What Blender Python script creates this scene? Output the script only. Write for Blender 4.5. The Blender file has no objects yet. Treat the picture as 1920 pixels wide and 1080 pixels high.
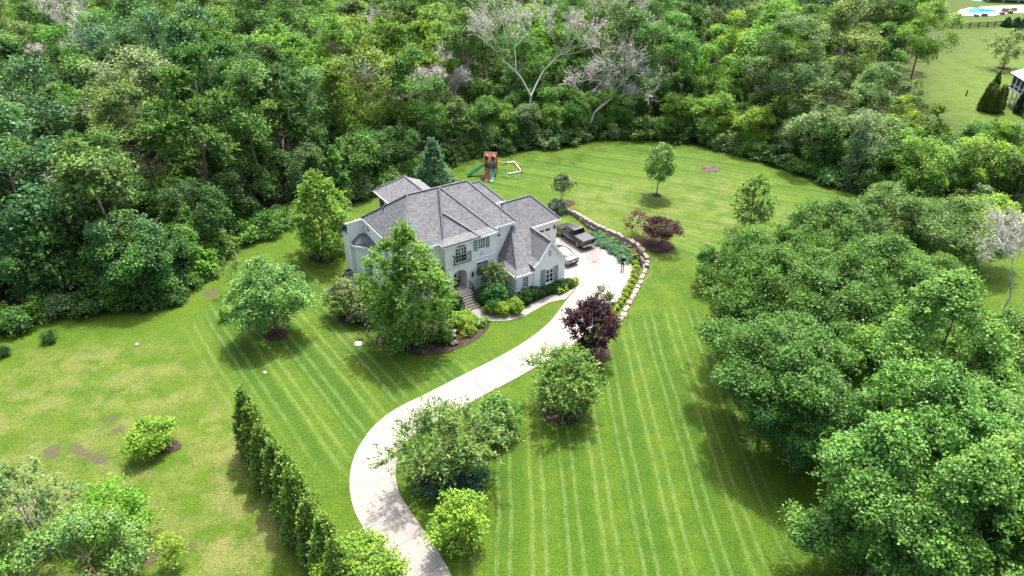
import bpy, bmesh, math, random
import numpy as np
from mathutils import Vector, Matrix

# ------------------------------------------------------------------ camera, sky, sun, exposure
SC = bpy.context.scene
COL = SC.collection
R = math.radians
CAM_H = 42.0
PITCH = R(32.0)
FPX = 1320.0                       # focal length in pixels of the 1920 wide photograph
cam_d = bpy.data.cameras.new('camera')
cam_d.sensor_width = 36.0
cam_d.lens = FPX / 1920.0 * 36.0
cam_d.clip_end = 3000.0
cam = bpy.data.objects.new('camera', cam_d)
COL.objects.link(cam)
cam.location = (0, 0, CAM_H)
cam.rotation_euler = (math.pi / 2 - PITCH, 0, 0)
SC.camera = cam

SUN_AZ, SUN_EL = R(72), R(64)
world = bpy.data.worlds.new('World')
SC.world = world
world.use_nodes = True
wn = world.node_tree
bg = wn.nodes['Background']
sky = wn.nodes.new('ShaderNodeTexSky')
sky.sky_type = 'NISHITA'
sky.sun_disc = False
sky.sun_elevation = SUN_EL
sky.sun_rotation = math.pi / 2 - SUN_AZ
sky.dust_density = 8.0
sky.air_density = 1.0
wn.links.new(sky.outputs[0], bg.inputs[0])
bg.inputs[1].default_value = 0.15
sun_d = bpy.data.lights.new('sun', 'SUN')
sun_d.energy = 3.0
sun_d.angle = R(1.6)
sun_d.color = (1.0, 0.96, 0.9)
sun = bpy.data.objects.new('sun', sun_d)
COL.objects.link(sun)
sun_dir = Vector((math.cos(SUN_AZ) * math.cos(SUN_EL), math.sin(SUN_AZ) * math.cos(SUN_EL), math.sin(SUN_EL)))
sun.rotation_euler = sun_dir.to_track_quat('Z', 'Y').to_euler()
sun.location = (0, 0, 120)
vs = SC.view_settings
vs.view_transform = 'Standard'
vs.look = 'None'
vs.gamma = 1.0
vs.use_curve_mapping = False
vs.exposure = 1.6
SC.cycles.max_bounces = 6
SC.cycles.diffuse_bounces = 4
SC.cycles.glossy_bounces = 2
SC.cycles.transmission_bounces = 3

rng = np.random.default_rng(7)
random.seed(7)

# ------------------------------------------------------------------ survey helpers (plan positions from measured points)
def gp(px, py, z=0.0):
    u = (px - 960) / FPX
    v = (540 - py) / FPX
    dy = math.cos(PITCH) + v * math.sin(PITCH)
    dz = -math.sin(PITCH) + v * math.cos(PITCH)
    t = (z - CAM_H) / dz
    return (u * t, dy * t)

def pj(x, y, z):
    z = z - CAM_H
    dep = y * math.cos(PITCH) - z * math.sin(PITCH)
    up = y * math.sin(PITCH) + z * math.cos(PITCH)
    return (960 + FPX * x / dep, 540 - FPX * up / dep)

def inpoly(x, y, P):
    """vectorised point in polygon"""
    x = np.asarray(x, float); y = np.asarray(y, float)
    c = np.zeros(x.shape, bool)
    n = len(P)
    for i in range(n):
        x1, y1 = P[i]; x2, y2 = P[(i + 1) % n]
        if y1 == y2:
            continue
        k = ((y1 > y) != (y2 > y)) & (x < (x2 - x1) * (y - y1) / (y2 - y1) + x1)
        c ^= k
    return c

def catmull(P, n=8):
    P = [Vector(p) for p in P]
    Q = [2 * P[0] - P[1]] + P + [2 * P[-1] - P[-2]]
    out = []
    for i in range(1, len(Q) - 2):
        a, b, c, d = Q[i - 1], Q[i], Q[i + 1], Q[i + 2]
        for k in range(n):
            t = k / n
            out.append(0.5 * ((2 * b) + (c - a) * t + (2 * a - 5 * b + 4 * c - d) * t * t + (3 * b - a - 3 * c + d) * t ** 3))
    out.append(P[-1])
    return out

# ------------------------------------------------------------------ object helpers
def tag(o, label=None, cat=None, group=None, kind=None):
    if label: o['label'] = label
    if cat: o['category'] = cat
    if group: o['group'] = group
    if kind: o['kind'] = kind
    return o

def empty(name, loc=(0, 0, 0), rz=0.0):
    o = bpy.data.objects.new(name, None)
    o.empty_display_size = 0.3
    o.location = loc
    o.rotation_euler = (0, 0, rz)
    COL.objects.link(o)
    return o

def thing(name, label, cat, loc=(0, 0, 0), rz=0.0, group=None):
    return tag(empty(name, loc, rz), label, cat, group)

class MB:
    """collects shapes; build() links them as one mesh object"""
    def __init__(s):
        s.v = []; s.f = []; s.smooth = []
    def add(s, vs_, fs, smooth=False):
        o = len(s.v)
        s.v += [tuple(p) for p in vs_]
        s.f += [tuple(i + o for i in f) for f in fs]
        s.smooth += [smooth] * len(fs)
        return s
    def box(s, x0, x1, y0, y1, z0, z1):
        p = [(x0, y0, z0), (x1, y0, z0), (x1, y1, z0), (x0, y1, z0), (x0, y0, z1), (x1, y0, z1), (x1, y1, z1), (x0, y1, z1)]
        return s.add(p, [(0, 3, 2, 1), (4, 5, 6, 7), (0, 1, 5, 4), (1, 2, 6, 5), (2, 3, 7, 6), (3, 0, 4, 7)])
    def prism(s, pts, z0, z1):
        n = len(pts)
        a = sum(pts[i][0] * pts[(i + 1) % n][1] - pts[(i + 1) % n][0] * pts[i][1] for i in range(n))
        if a < 0: pts = pts[::-1]
        p = [(x, y, z0) for x, y in pts] + [(x, y, z1) for x, y in pts]
        f = [tuple(range(n - 1, -1, -1)), tuple(range(n, 2 * n))]
        f += [(i, (i + 1) % n, n + (i + 1) % n, n + i) for i in range(n)]
        return s.add(p, f)
    def slab3(s, pts, th, down=True):
        """polygon in space with thickness th below it (along -normal)"""
        P = [Vector(p) for p in pts]
        n = (P[1] - P[0]).cross(P[2] - P[0]).normalized()
        if n.z < 0:
            P = P[::-1]; n = -n
        k = len(P)
        B = [p - n * th for p in P] if not down else [p - Vector((0, 0, th)) for p in P]
        f = [tuple(range(k)), tuple(range(2 * k - 1, k - 1, -1))]
        f += [(i, k + i, k + (i + 1) % k, (i + 1) % k) for i in range(k)]
        return s.add(P + B, f)
    def bar(s, a, b, w, h=None):
        a = Vector(a); b = Vector(b)
        h = h or w
        d = (b - a).normalized()
        up = Vector((0, 0, 1)) if abs(d.z) < 0.95 else Vector((1, 0, 0))
        x = d.cross(up).normalized(); y = x.cross(d).normalized()
        x *= w / 2; y *= h / 2
        p = [a - x - y, a + x - y, a + x + y, a - x + y, b - x - y, b + x - y, b + x + y, b - x + y]
        return s.add(p, [(0, 1, 2, 3), (7, 6, 5, 4), (0, 4, 5, 1), (1, 5, 6, 2), (2, 6, 7, 3), (3, 7, 4, 0)])
    def tube(s, path, radii, n=6, cap=True):
        P = [Vector(p) for p in path]
        vs_ = []; fs = []
        for i, p in enumerate(P):
            d = (P[min(i + 1, len(P) - 1)] - P[max(i - 1, 0)])
            d = d.normalized() if d.length > 1e-6 else Vector((0, 0, 1))
            up = Vector((0, 0, 1)) if abs(d.z) < 0.9 else Vector((1, 0, 0))
            x = d.cross(up).normalized(); y = x.cross(d)
            r = radii[i] if hasattr(radii, '__len__') else radii
            for k in range(n):
                a = 2 * math.pi * k / n
                vs_.append(p + x * math.cos(a) * r + y * math.sin(a) * r)
        for i in range(len(P) - 1):
            for k in range(n):
                fs.append((i * n + k, i * n + (k + 1) % n, (i + 1) * n + (k + 1) % n, (i + 1) * n + k))
        if cap:
            fs.append(tuple(range(n - 1, -1, -1)))
            fs.append(tuple((len(P) - 1) * n + k for k in range(n)))
        return s.add(vs_, fs, True)
    def loft(s, rings, cap=True, smooth=True):
        n = len(rings[0]); vs_ = [p for r in rings for p in r]; fs = []
        for i in range(len(rings) - 1):
            for k in range(n):
                fs.append((i * n + k, i * n + (k + 1) % n, (i + 1) * n + (k + 1) % n, (i + 1) * n + k))
        if cap:
            fs.append(tuple(range(n - 1, -1, -1)))
            fs.append(tuple((len(rings) - 1) * n + k for k in range(n)))
        return s.add(vs_, fs, smooth)
    def mesh(s, name, uvs=False):
        me = bpy.data.meshes.new(name)
        me.from_pydata(s.v, [], s.f)
        me.polygons.foreach_set('use_smooth', s.smooth)
        if not uvs:
            me.update(); return me
        uv = me.uv_layers.new(name='UVMap')
        co = me.vertices
        for p in me.polygons:
            n = p.normal
            h = Vector((0, 0, 1)).cross(n)
            h = h.normalized() if h.length > 0.05 else Vector((1, 0, 0))
            t = n.cross(h)
            for li in p.loop_indices:
                c = co[me.loops[li].vertex_index].co
                uv.data[li].uv = (c.dot(h), c.dot(t))
        me.update()
        return me
    def build(s, name, mat, parent=None, bevel=0.0, loc=None):
        o = bpy.data.objects.new(name, s.mesh(name, bool(mat) and mat.name in ('painted_brick', 'shingles')))
        if mat: o.data.materials.append(mat)
        COL.objects.link(o)
        if parent: o.parent = parent
        if loc: o.location = loc
        if bevel:
            m = o.modifiers.new('bevel', 'BEVEL'); m.width = bevel; m.segments = 2; m.limit_method = 'ANGLE'
        return o

def np_mesh(name, V, F, tint=None, mat=None, smooth=False):
    me = bpy.data.meshes.new(name)
    V = np.ascontiguousarray(V, np.float32); F = np.ascontiguousarray(F, np.int32)
    n, k = F.shape
    me.vertices.add(len(V)); me.vertices.foreach_set('co', V.ravel())
    me.loops.add(n * k); me.loops.foreach_set('vertex_index', F.ravel())
    me.polygons.add(n); me.polygons.foreach_set('loop_start', np.arange(0, n * k, k, dtype=np.int32))
    me.update(calc_edges=True)
    if smooth: me.polygons.foreach_set('use_smooth', np.ones(n, bool))
    if tint is not None:
        a = me.attributes.new('tint', 'FLOAT', 'FACE'); a.data.foreach_set('value', np.ascontiguousarray(tint, np.float32))
    if mat: me.materials.append(mat)
    return me

# ------------------------------------------------------------------ materials
class NT:
    def __init__(s, name):
        s.m = bpy.data.materials.new(name); s.m.use_nodes = True
        s.t = s.m.node_tree; s.t.nodes.clear()
        s.out = s.n('ShaderNodeOutputMaterial')
    def n(s, typ, **kw):
        nd = s.t.nodes.new(typ)
        for k, v in kw.items(): setattr(nd, k, v)
        return nd
    def l(s, a, b): s.t.links.new(a, b)
    def inp(s, sock, v):
        if isinstance(v, bpy.types.NodeSocket): s.l(v, sock)
        elif v is not None: sock.default_value = v
    def math(s, op, a, b=None, c=None, clamp=False):
        nd = s.n('ShaderNodeMath', operation=op, use_clamp=clamp)
        s.inp(nd.inputs[0], a); s.inp(nd.inputs[1], b)
        if c is not None: s.inp(nd.inputs[2], c)
        return nd.outputs[0]
    def mix(s, f, a, b, mode='MIX'):
        nd = s.n('ShaderNodeMix', data_type='RGBA', blend_type=mode)
        s.inp(nd.inputs[0], f)
        for k, v in ((6, a), (7, b)):
            if isinstance(v, tuple): v = v + (1,) if len(v) == 3 else v
            s.inp(nd.inputs[k], v)
        return nd.outputs[2]
    def noise(s, vec, scale, detail=3, rough=0.55, dist=0.0):
        nd = s.n('ShaderNodeTexNoise')
        s.inp(nd.inputs['Vector'], vec); nd.inputs['Scale'].default_value = scale
        nd.inputs['Detail'].default_value = detail; nd.inputs['Roughness'].default_value = rough
        nd.inputs['Distortion'].default_value = dist
        return nd.outputs['Fac']
    def ramp(s, f, a, b):
        nd = s.n('ShaderNodeMapRange', clamp=True); nd.interpolation_type = 'SMOOTHSTEP'
        s.inp(nd.inputs[0], f); nd.inputs[1].default_value = a; nd.inputs[2].default_value = b
        return nd.outputs[0]
    def attr(s, name, typ='GEOMETRY'):
        nd = s.n('ShaderNodeAttribute'); nd.attribute_name = name; nd.attribute_type = typ
        return nd
    def bump(s, h, strength, dist=0.1):
        nd = s.n('ShaderNodeBump'); nd.inputs['Strength'].default_value = strength; nd.inputs['Distance'].default_value = dist
        s.l(h, nd.inputs['Height']); return nd.outputs[0]
    def bsdf(s, col, rough=0.8, spec=0.3, metal=0.0, normal=None):
        nd = s.n('ShaderNodeBsdfPrincipled')
        if isinstance(col, tuple): col = col + (1,) if len(col) == 3 else col
        s.inp(nd.inputs['Base Color'], col); s.inp(nd.inputs['Roughness'], rough)
        nd.inputs['Specular IOR Level'].default_value = spec; nd.inputs['Metallic'].default_value = metal
        if normal: s.l(normal, nd.inputs['Normal'])
        return nd
    def done(s, sh):
        s.l(sh if isinstance(sh, bpy.types.NodeSocket) else sh.outputs[0], s.out.inputs[0]); return s.m
    def pos(s): return s.n('ShaderNodeTexCoord').outputs['Object']
    def wpos(s): return s.n('ShaderNodeNewGeometry').outputs['Position']
    def uv(s): return s.n('ShaderNodeTexCoord').outputs['UV']

def plain(name, col, rough=0.7, spec=0.3, metal=0.0, var=0.12, scale=3.0, bump=0.0):
    t = NT(name)
    f = t.noise(t.pos(), scale, 5)
    c = t.mix(f, tuple(x * (1 - var) for x in col), tuple(min(1, x * (1 + var)) for x in col))
    nb = t.bump(t.noise(t.pos(), scale * 12, 3), bump, 0.02) if bump else None
    return t.done(t.bsdf(c, rough, spec, metal, nb))

def leaf_mat(name, trans=0.26, rough=0.55, spec=0.2):
    t = NT(name)
    oc = t.n('ShaderNodeObjectInfo')
    tint = t.attr('tint').outputs['Fac']
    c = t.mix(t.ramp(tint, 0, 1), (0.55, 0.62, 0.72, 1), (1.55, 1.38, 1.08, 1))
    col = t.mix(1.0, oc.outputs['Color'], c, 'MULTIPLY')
    p = t.bsdf(col, rough, spec)
    tr = t.n('ShaderNodeBsdfTranslucent')
    t.l(t.mix(1.0, col, (1.55, 1.5, 0.6, 1), 'MULTIPLY'), tr.inputs[0])
    mx = t.n('ShaderNodeMixShader'); mx.inputs[0].default_value = trans
    t.l(p.outputs[0], mx.inputs[1]); t.l(tr.outputs[0], mx.inputs[2])
    return t.done(mx)

def bark_mat(name, col):
    t = NT(name)
    f = t.noise(t.pos(), 6.0, 5)
    c = t.mix(f, tuple(x * 0.6 for x in col), tuple(x * 1.25 for x in col))
    return t.done(t.bsdf(c, 0.9, 0.15, 0, t.bump(t.noise(t.pos(), 25, 4), 0.6, 0.03)))

M = {}
M['leaf'] = leaf_mat('leaf')
M['needle'] = leaf_mat('needle', 0.12, 0.6, 0.25)
M['bark'] = bark_mat('bark', (0.16, 0.125, 0.095))
M['pale_bark'] = bark_mat('pale_bark', (0.42, 0.37, 0.31))
M['dead_bark'] = bark_mat('dead_bark', (0.46, 0.445, 0.40))

def ground_mat():
    t = NT('lawn')
    P = t.pos()
    sep = t.n('ShaderNodeSeparateXYZ'); t.l(P, sep.inputs[0])
    X, Y = sep.outputs[0], sep.outputs[1]
    big = t.noise(P, 0.055, 4, 0.6)
    mid = t.noise(P, 0.5, 6, 0.70)
    fine = t.noise(P, 3.0, 7, 0.8)
    grain = t.noise(P, 7.0, 6, 0.85)
    base = t.mix(t.ramp(big, 0.3, 0.7), (0.027, 0.077, 0.004, 1), (0.047, 0.095, 0.005, 1))
    base = t.mix(t.ramp(mid, 0.36, 0.7), base, (0.064, 0.110, 0.006, 1))
    base = t.mix(t.math('MULTIPLY', t.ramp(fine, 0.42, 0.68), 0.62), base, (0.080, 0.122, 0.014, 1))
    dk = t.mix(t.ramp(grain, 0.32, 0.68), (0.34, 0.42, 0.32, 1), (1.50, 1.44, 1.5, 1))
    wob = t.math('MULTIPLY', t.math('SUBTRACT', t.noise(P, 0.06, 2), 0.5), 0.9)
    wob2 = t.math('MULTIPLY', t.math('SUBTRACT', t.noise(P, 1.1, 3), 0.5), 0.22)
    brk = t.ramp(t.noise(P, 0.6, 6, 0.75), 0.24, 0.60)
    def lin(ax, ay, off):
        return t.math('ADD', t.math('ADD', t.math('MULTIPLY', X, ax), t.math('MULTIPLY', Y, ay)), t.math('ADD', off, t.math('ADD', wob, wob2)))
    def pulses(c, per, sepn, w):
        m = t.math('MULTIPLY', t.math('FRACT', t.math('DIVIDE', c, per)), per)
        a = t.math('SUBTRACT', 1.0, t.math('DIVIDE', t.math('ABSOLUTE', t.math('SUBTRACT', m, 0.4)), w), clamp=True)
        b = t.math('SUBTRACT', 1.0, t.math('DIVIDE', t.math('ABSOLUTE', t.math('SUBTRACT', m, 0.4 + sepn)), w), clamp=True)
        return t.ramp(t.math('ADD', a, b, clamp=True), 0.0, 0.75)
    def attr(n): return t.attr(n).outputs['Fac']
    sa = t.math('MULTIPLY', t.math('MULTIPLY', pulses(lin(1.0, 0.01, 1.1 + 250.0), 2.5, 0.93, 0.24), attr('stripe_a')), brk)
    cb = lin(0.809, 0.588, 250.0)
    sb = t.math('MULTIPLY', t.math('MULTIPLY', pulses(cb, 2.45, 0.95, 0.28), attr('stripe_b')), brk)
    cx = t.math('MULTIPLY', pulses(lin(0.588, -0.809, 250.3), 1.3, 0.6, 0.12), t.math('MULTIPLY', attr('stripe_b'), 0.22))
    scn = t.math('MULTIPLY', t.math('MULTIPLY', pulses(lin(0.40, 0.916, 250.0), 2.7, 1.0, 0.5), attr('stripe_c')), t.math('MULTIPLY', brk, 0.6))
    # alternating mown bands
    banda = t.ramp(t.math('SINE', t.math('MULTIPLY', lin(1.0, 0.01, 1.1 + 250.0), math.pi / 2.5)), -0.35, 0.35)
    base = t.mix(t.math('MULTIPLY', t.math('MULTIPLY', banda, attr('stripe_a')), 0.4), base, (0.021, 0.067, 0.003, 1))
    band = t.ramp(t.math('SINE', t.math('MULTIPLY', cb, math.pi / 2.45)), -0.3, 0.3)
    bandm = t.math('MULTIPLY', t.math('MULTIPLY', band, attr('stripe_b')), 0.6)
    col = t.mix(bandm, base, (0.021, 0.067, 0.003, 1))
    bandc = t.ramp(t.math('SINE', t.math('MULTIPLY', lin(0.40, 0.916, 250.0), math.pi / 2.7)), -0.3, 0.3)
    col = t.mix(t.math('MULTIPLY', t.math('MULTIPLY', bandc, attr('stripe_c')), 0.4), col, (0.025, 0.074, 0.004, 1))
    # dry, thin grass
    dry = t.math('MULTIPLY', attr('dry'), t.ramp(t.noise(P, 0.30, 7, 0.72), 0.40, 0.62))
    col = t.mix(t.math('MULTIPLY', dry, 0.8), col, t.mix(fine, (0.095, 0.115, 0.025, 1), (0.20, 0.185, 0.075, 1)))
    st = t.math('ADD', t.math('ADD', sa, sb), t.math('ADD', scn, cx), clamp=True)
    col = t.mix(t.math('MULTIPLY', st, 0.34), col, (0.15, 0.205, 0.07, 1))
    col = t.mix(1.0, col, dk, 'MULTIPLY')
    bare = t.ramp(t.math('ADD', attr('bare'), t.math('MULTIPLY', t.math('SUBTRACT', t.noise(P, 1.6, 6, 0.75), 0.5), 1.7)), 0.40, 0.78)
    bare = t.math('MULTIPLY', bare, t.ramp(attr('bare'), 0.02, 0.25))
    col = t.mix(bare, col, t.mix(fine, (0.036, 0.032, 0.018, 1), (0.100, 0.088, 0.052, 1)))
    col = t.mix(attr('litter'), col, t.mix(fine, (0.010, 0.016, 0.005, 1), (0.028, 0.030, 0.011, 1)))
    nb = t.bump(t.math('ADD', t.noise(P, 9.0, 5, 0.75), t.math('MULTIPLY', grain, 0.6)), 0.75, 0.12)
    return t.done(t.bsdf(col, 0.85, 0.15, 0, nb))
M['lawn'] = ground_mat()

def concrete_mat():
    t = NT('concrete')
    P = t.wpos()
    oi = t.n('ShaderNodeObjectInfo')
    a = t.noise(P, 0.35, 5, 0.6); b = t.noise(P, 30, 3, 0.6)
    c = t.mix(a, (0.185, 0.174, 0.162, 1), (0.235, 0.222, 0.208, 1))
    c = t.mix(t.math('MULTIPLY', oi.outputs['Random'], 0.35), c, (0.195, 0.183, 0.17, 1))
    c = t.mix(t.math('MULTIPLY', b, 0.25), c, (0.165, 0.155, 0.145, 1))
    st = t.ramp(t.noise(P, 1.1, 7, 0.75), 0.52, 0.8)
    c = t.mix(t.math('MULTIPLY', st, 0.5), c, (0.15, 0.14, 0.13, 1))
    return t.done(t.bsdf(c, 0.85, 0.2, 0, t.bump(b, 0.15, 0.01)))
M['concrete'] = concrete_mat()
M['stain'] = plain('stain', (0.155, 0.14, 0.13), 0.8, 0.2, 0, 0.08, 1.5)
M['joint'] = plain('joint', (0.09, 0.082, 0.07), 0.95, 0.1)

def mulch_mat():
    t = NT('mulch'); P = t.wpos()
    f = t.noise(P, 14, 5, 0.75); g = t.noise(P, 1.2, 3)
    c = t.mix(t.ramp(f, 0.3, 0.72), (0.018, 0.012, 0.009, 1), (0.066, 0.046, 0.035, 1))
    c = t.mix(t.math('MULTIPLY', g, 0.4), c, (0.080, 0.060, 0.048, 1))
    return t.done(t.bsdf(c, 0.95, 0.1, 0, t.bump(f, 0.9, 0.08)))
M['mulch'] = mulch_mat()

def stone_mat(name='stone'):
    t = NT(name); P = t.wpos(); oi = t.n('ShaderNodeObjectInfo')
    f = t.noise(P, 3.5, 6, 0.7); g = t.noise(P, 0.9, 4)
    c = t.mix(oi.outputs['Random'], (0.22, 0.19, 0.16, 1), (0.33, 0.295, 0.26, 1))
    c = t.mix(t.ramp(f, 0.38, 0.72), (0.15, 0.127, 0.108, 1), c)
    c = t.mix(t.ramp(g, 0.58, 0.8), c, (0.19, 0.17, 0.155, 1))
    return t.done(t.bsdf(c, 0.9, 0.2, 0, t.bump(f, 0.8, 0.06)))
M['stone'] = stone_mat()

def brick_mat():
    t = NT('painted_brick'); uv = t.uv()
    b = t.n('ShaderNodeTexBrick'); t.l(uv, b.inputs['Vector'])
    b.inputs['Color1'].default_value = (0.80, 0.785, 0.75, 1); b.inputs['Color2'].default_value = (0.87, 0.855, 0.82, 1)
    b.inputs['Mortar'].default_value = (0.68, 0.66, 0.64, 1)
    b.inputs['Scale'].default_value = 1.0; b.inputs['Brick Width'].default_value = 0.22; b.inputs['Row Height'].default_value = 0.076
    b.inputs['Mortar Size'].default_value = 0.009; b.inputs['Bias'].default_value = 0.1
    w = t.ramp(t.noise(t.pos(), 1.6, 6, 0.75), 0.56, 0.74)
    w2 = t.ramp(t.noise(t.pos(), 9.0, 4, 0.7), 0.5, 0.7)
    c = t.mix(t.math('MULTIPLY', t.math('MULTIPLY', w, w2), 0.5), b.outputs['Color'], (0.52, 0.47, 0.43, 1))
    return t.done(t.bsdf(c, 0.8, 0.25, 0, t.bump(b.outputs['Fac'], -0.5, 0.012)))
M['brick'] = brick_mat()

def shingle_mat():
    t = NT('shingles'); uv = t.uv()
    b = t.n('ShaderNodeTexBrick'); t.l(uv, b.inputs['Vector'])
    b.inputs['Color1'].default_value = (0.066, 0.070, 0.078, 1); b.inputs['Color2'].default_value = (0.150, 0.156, 0.168, 1)
    b.inputs['Mortar'].default_value = (0.05, 0.053, 0.062, 1)
    b.inputs['Scale'].default_value = 1.0; b.inputs['Brick Width'].default_value = 0.33; b.inputs['Row Height'].default_value = 0.19
    b.inputs['Mortar Size'].default_value = 0.012; b.offset = 0.37
    f = t.noise(uv, 5.0, 4, 0.8)
    c = t.mix(t.ramp(f, 0.3, 0.7), b.outputs['Color'], t.mix(0.5, b.outputs['Color'], (0.160, 0.166, 0.178, 1)))
    c = t.mix(t.math('MULTIPLY', t.ramp(t.noise(uv, 0.4, 4), 0.4, 0.7), 0.12), c, (0.11, 0.115, 0.13, 1))
    return t.done(t.bsdf(c, 0.85, 0.3, 0, t.bump(b.outputs['Fac'], -0.6, 0.02)))
M['shingles'] = shingle_mat()
M['ridge'] = plain('ridge_shingle', (0.10, 0.105, 0.115), 0.85, 0.25, 0, 0.3, 6)
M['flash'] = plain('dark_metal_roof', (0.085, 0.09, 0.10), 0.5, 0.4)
M['trim'] = plain('white_trim', (0.78, 0.78, 0.77), 0.5, 0.4, 0, 0.03)
M['siding'] = plain('white_siding', (0.74, 0.75, 0.76), 0.6, 0.3, 0, 0.04)
M['shutter'] = plain('grey_green_shutter', (0.24, 0.30, 0.30), 0.6, 0.3, 0, 0.08)
M['iron'] = plain('black_iron', (0.025, 0.025, 0.028), 0.5, 0.4)
M['door'] = plain('dark_wood_door', (0.055, 0.028, 0.018), 0.5, 0.4, 0, 0.3, 5)
M['garage'] = plain('garage_door', (0.66, 0.63, 0.58), 0.6, 0.3, 0, 0.04)
M['mat'] = plain('door_mat', (0.20, 0.085, 0.05), 0.95, 0.1)
M['slate'] = plain('bluestone_tread', (0.42, 0.385, 0.34), 0.85, 0.2, 0, 0.15)
M['riser'] = plain('stone_riser', (0.30, 0.265, 0.23), 0.9, 0.2, 0, 0.2)
M['screen'] = plain('insect_screen', (0.045, 0.05, 0.055), 0.6, 0.3)

def glass_mat(name, col):
    t = NT(name)
    return t.done(t.bsdf(col, 0.06, 0.6))
M['glass'] = glass_mat('window_glass', (0.018, 0.022, 0.027))
M['car_glass'] = glass_mat('car_glass', (0.012, 0.014, 0.016))

def paint(name, col, metal=0.4, rough=0.28):
    t = NT(name)
    b = t.bsdf(col, rough, 0.5, metal)
    b.inputs['Coat Weight'].default_value = 0.3; b.inputs['Coat Roughness'].default_value = 0.08
    return t.done(b)
M['truck_paint'] = paint('charcoal_paint', (0.006, 0.0063, 0.0075), 0.0, 0.35)
M['sedan_paint'] = paint('silver_paint', (0.20, 0.205, 0.21), 0.6, 0.3)
M['tonneau'] = plain('tonneau_vinyl', (0.036, 0.041, 0.048), 0.5, 0.4)
M['rubber'] = plain('tyre_rubber', (0.02, 0.02, 0.02), 0.9, 0.2)
M['alloy'] = plain('alloy', (0.45, 0.45, 0.46), 0.3, 0.5, 0.9)
M['red_lens'] = plain('red_lens', (0.35, 0.015, 0.02), 0.25, 0.5)
M['plate'] = plain('number_plate', (0.7, 0.7, 0.7), 0.5, 0.3)
M['black_plastic'] = plain('black_plastic', (0.02, 0.02, 0.022), 0.6, 0.3)
M['cedar'] = plain('stained_cedar', (0.12, 0.038, 0.022), 0.75, 0.2, 0, 0.25, 4)
M['roof_wood'] = plain('pale_cedar_roof', (0.19, 0.088, 0.062), 0.75, 0.2, 0, 0.2, 4)
M['timber'] = plain('grey_timber', (0.42, 0.37, 0.31), 0.85, 0.2, 0, 0.25, 4)
M['beam'] = plain('yellow_timber', (0.42, 0.30, 0.12), 0.8, 0.2, 0, 0.2, 4)
M['slide'] = plain('green_slide', (0.01, 0.15, 0.12), 0.3, 0.5)
M['panel_orange'] = plain('orange_panel', (0.27, 0.09, 0.055), 0.7, 0.3, 0, 0.15)
M['skin'] = plain('skin', (0.45, 0.27, 0.19), 0.6, 0.3)
M['shirt'] = plain('navy_shirt', (0.015, 0.018, 0.028), 0.9, 0.1)
M['trousers'] = plain('black_trousers', (0.012, 0.012, 0.014), 0.9, 0.1)
M['hair'] = plain('dark_hair', (0.03, 0.02, 0.015), 0.7, 0.3)
M['cap'] = plain('pale_cap', (0.35, 0.36, 0.36), 0.8, 0.2)
M['white_plastic'] = plain('white_plastic', (0.7, 0.7, 0.7), 0.5, 0.4)
M['grey_metal'] = plain('grey_metal', (0.3, 0.31, 0.32), 0.5, 0.4, 0.3)
M['fence'] = plain('black_fence_paint', (0.018, 0.02, 0.018), 0.8, 0.2)
M['blue_roof'] = plain('blue_grey_metal_roof', (0.23, 0.27, 0.33), 0.4, 0.5, 0.3, 0.06)
M['pool'] = glass_mat('pool_water', (0.02, 0.22, 0.52))
M['pool_deck'] = plain('pool_paving', (0.30, 0.28, 0.25), 0.85, 0.2, 0, 0.1)
M['umbrella'] = plain('umbrella_cloth', (0.12, 0.25, 0.5), 0.9, 0.1)
M['dirt'] = plain('dirt', (0.075, 0.064, 0.048), 0.95, 0.1, 0, 0.6, 1.6, 0.9)
M['flower_yellow'] = plain('yellow_petal', (0.28, 0.26, 0.03), 0.7, 0.2)
M['flower_orange'] = plain('orange_petal', (0.45, 0.16, 0.02), 0.7, 0.2)
M['flower_white'] = plain('white_petal', (0.30, 0.33, 0.20), 0.7, 0.2)

# ------------------------------------------------------------------ terrain
WALL_PX = [(1052, 386, .45), (1082, 401, .65), (1110, 417, .9), (1132, 428, 1.05), (1152, 436, 1.35), (1174, 447, 1.5), (1193, 458, 1.5),
           (1206, 473, 1.35), (1211, 490, 1.05), (1206, 508, .65), (1195, 533, .5), (1181, 560, .42), (1165, 590, .36), (1155, 604, .32)]
WALL = catmull([Vector((*gp(x, y, h), h)) for x, y, h in WALL_PX], 6)
WA = np.array([tuple(p) for p in WALL])

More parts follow.
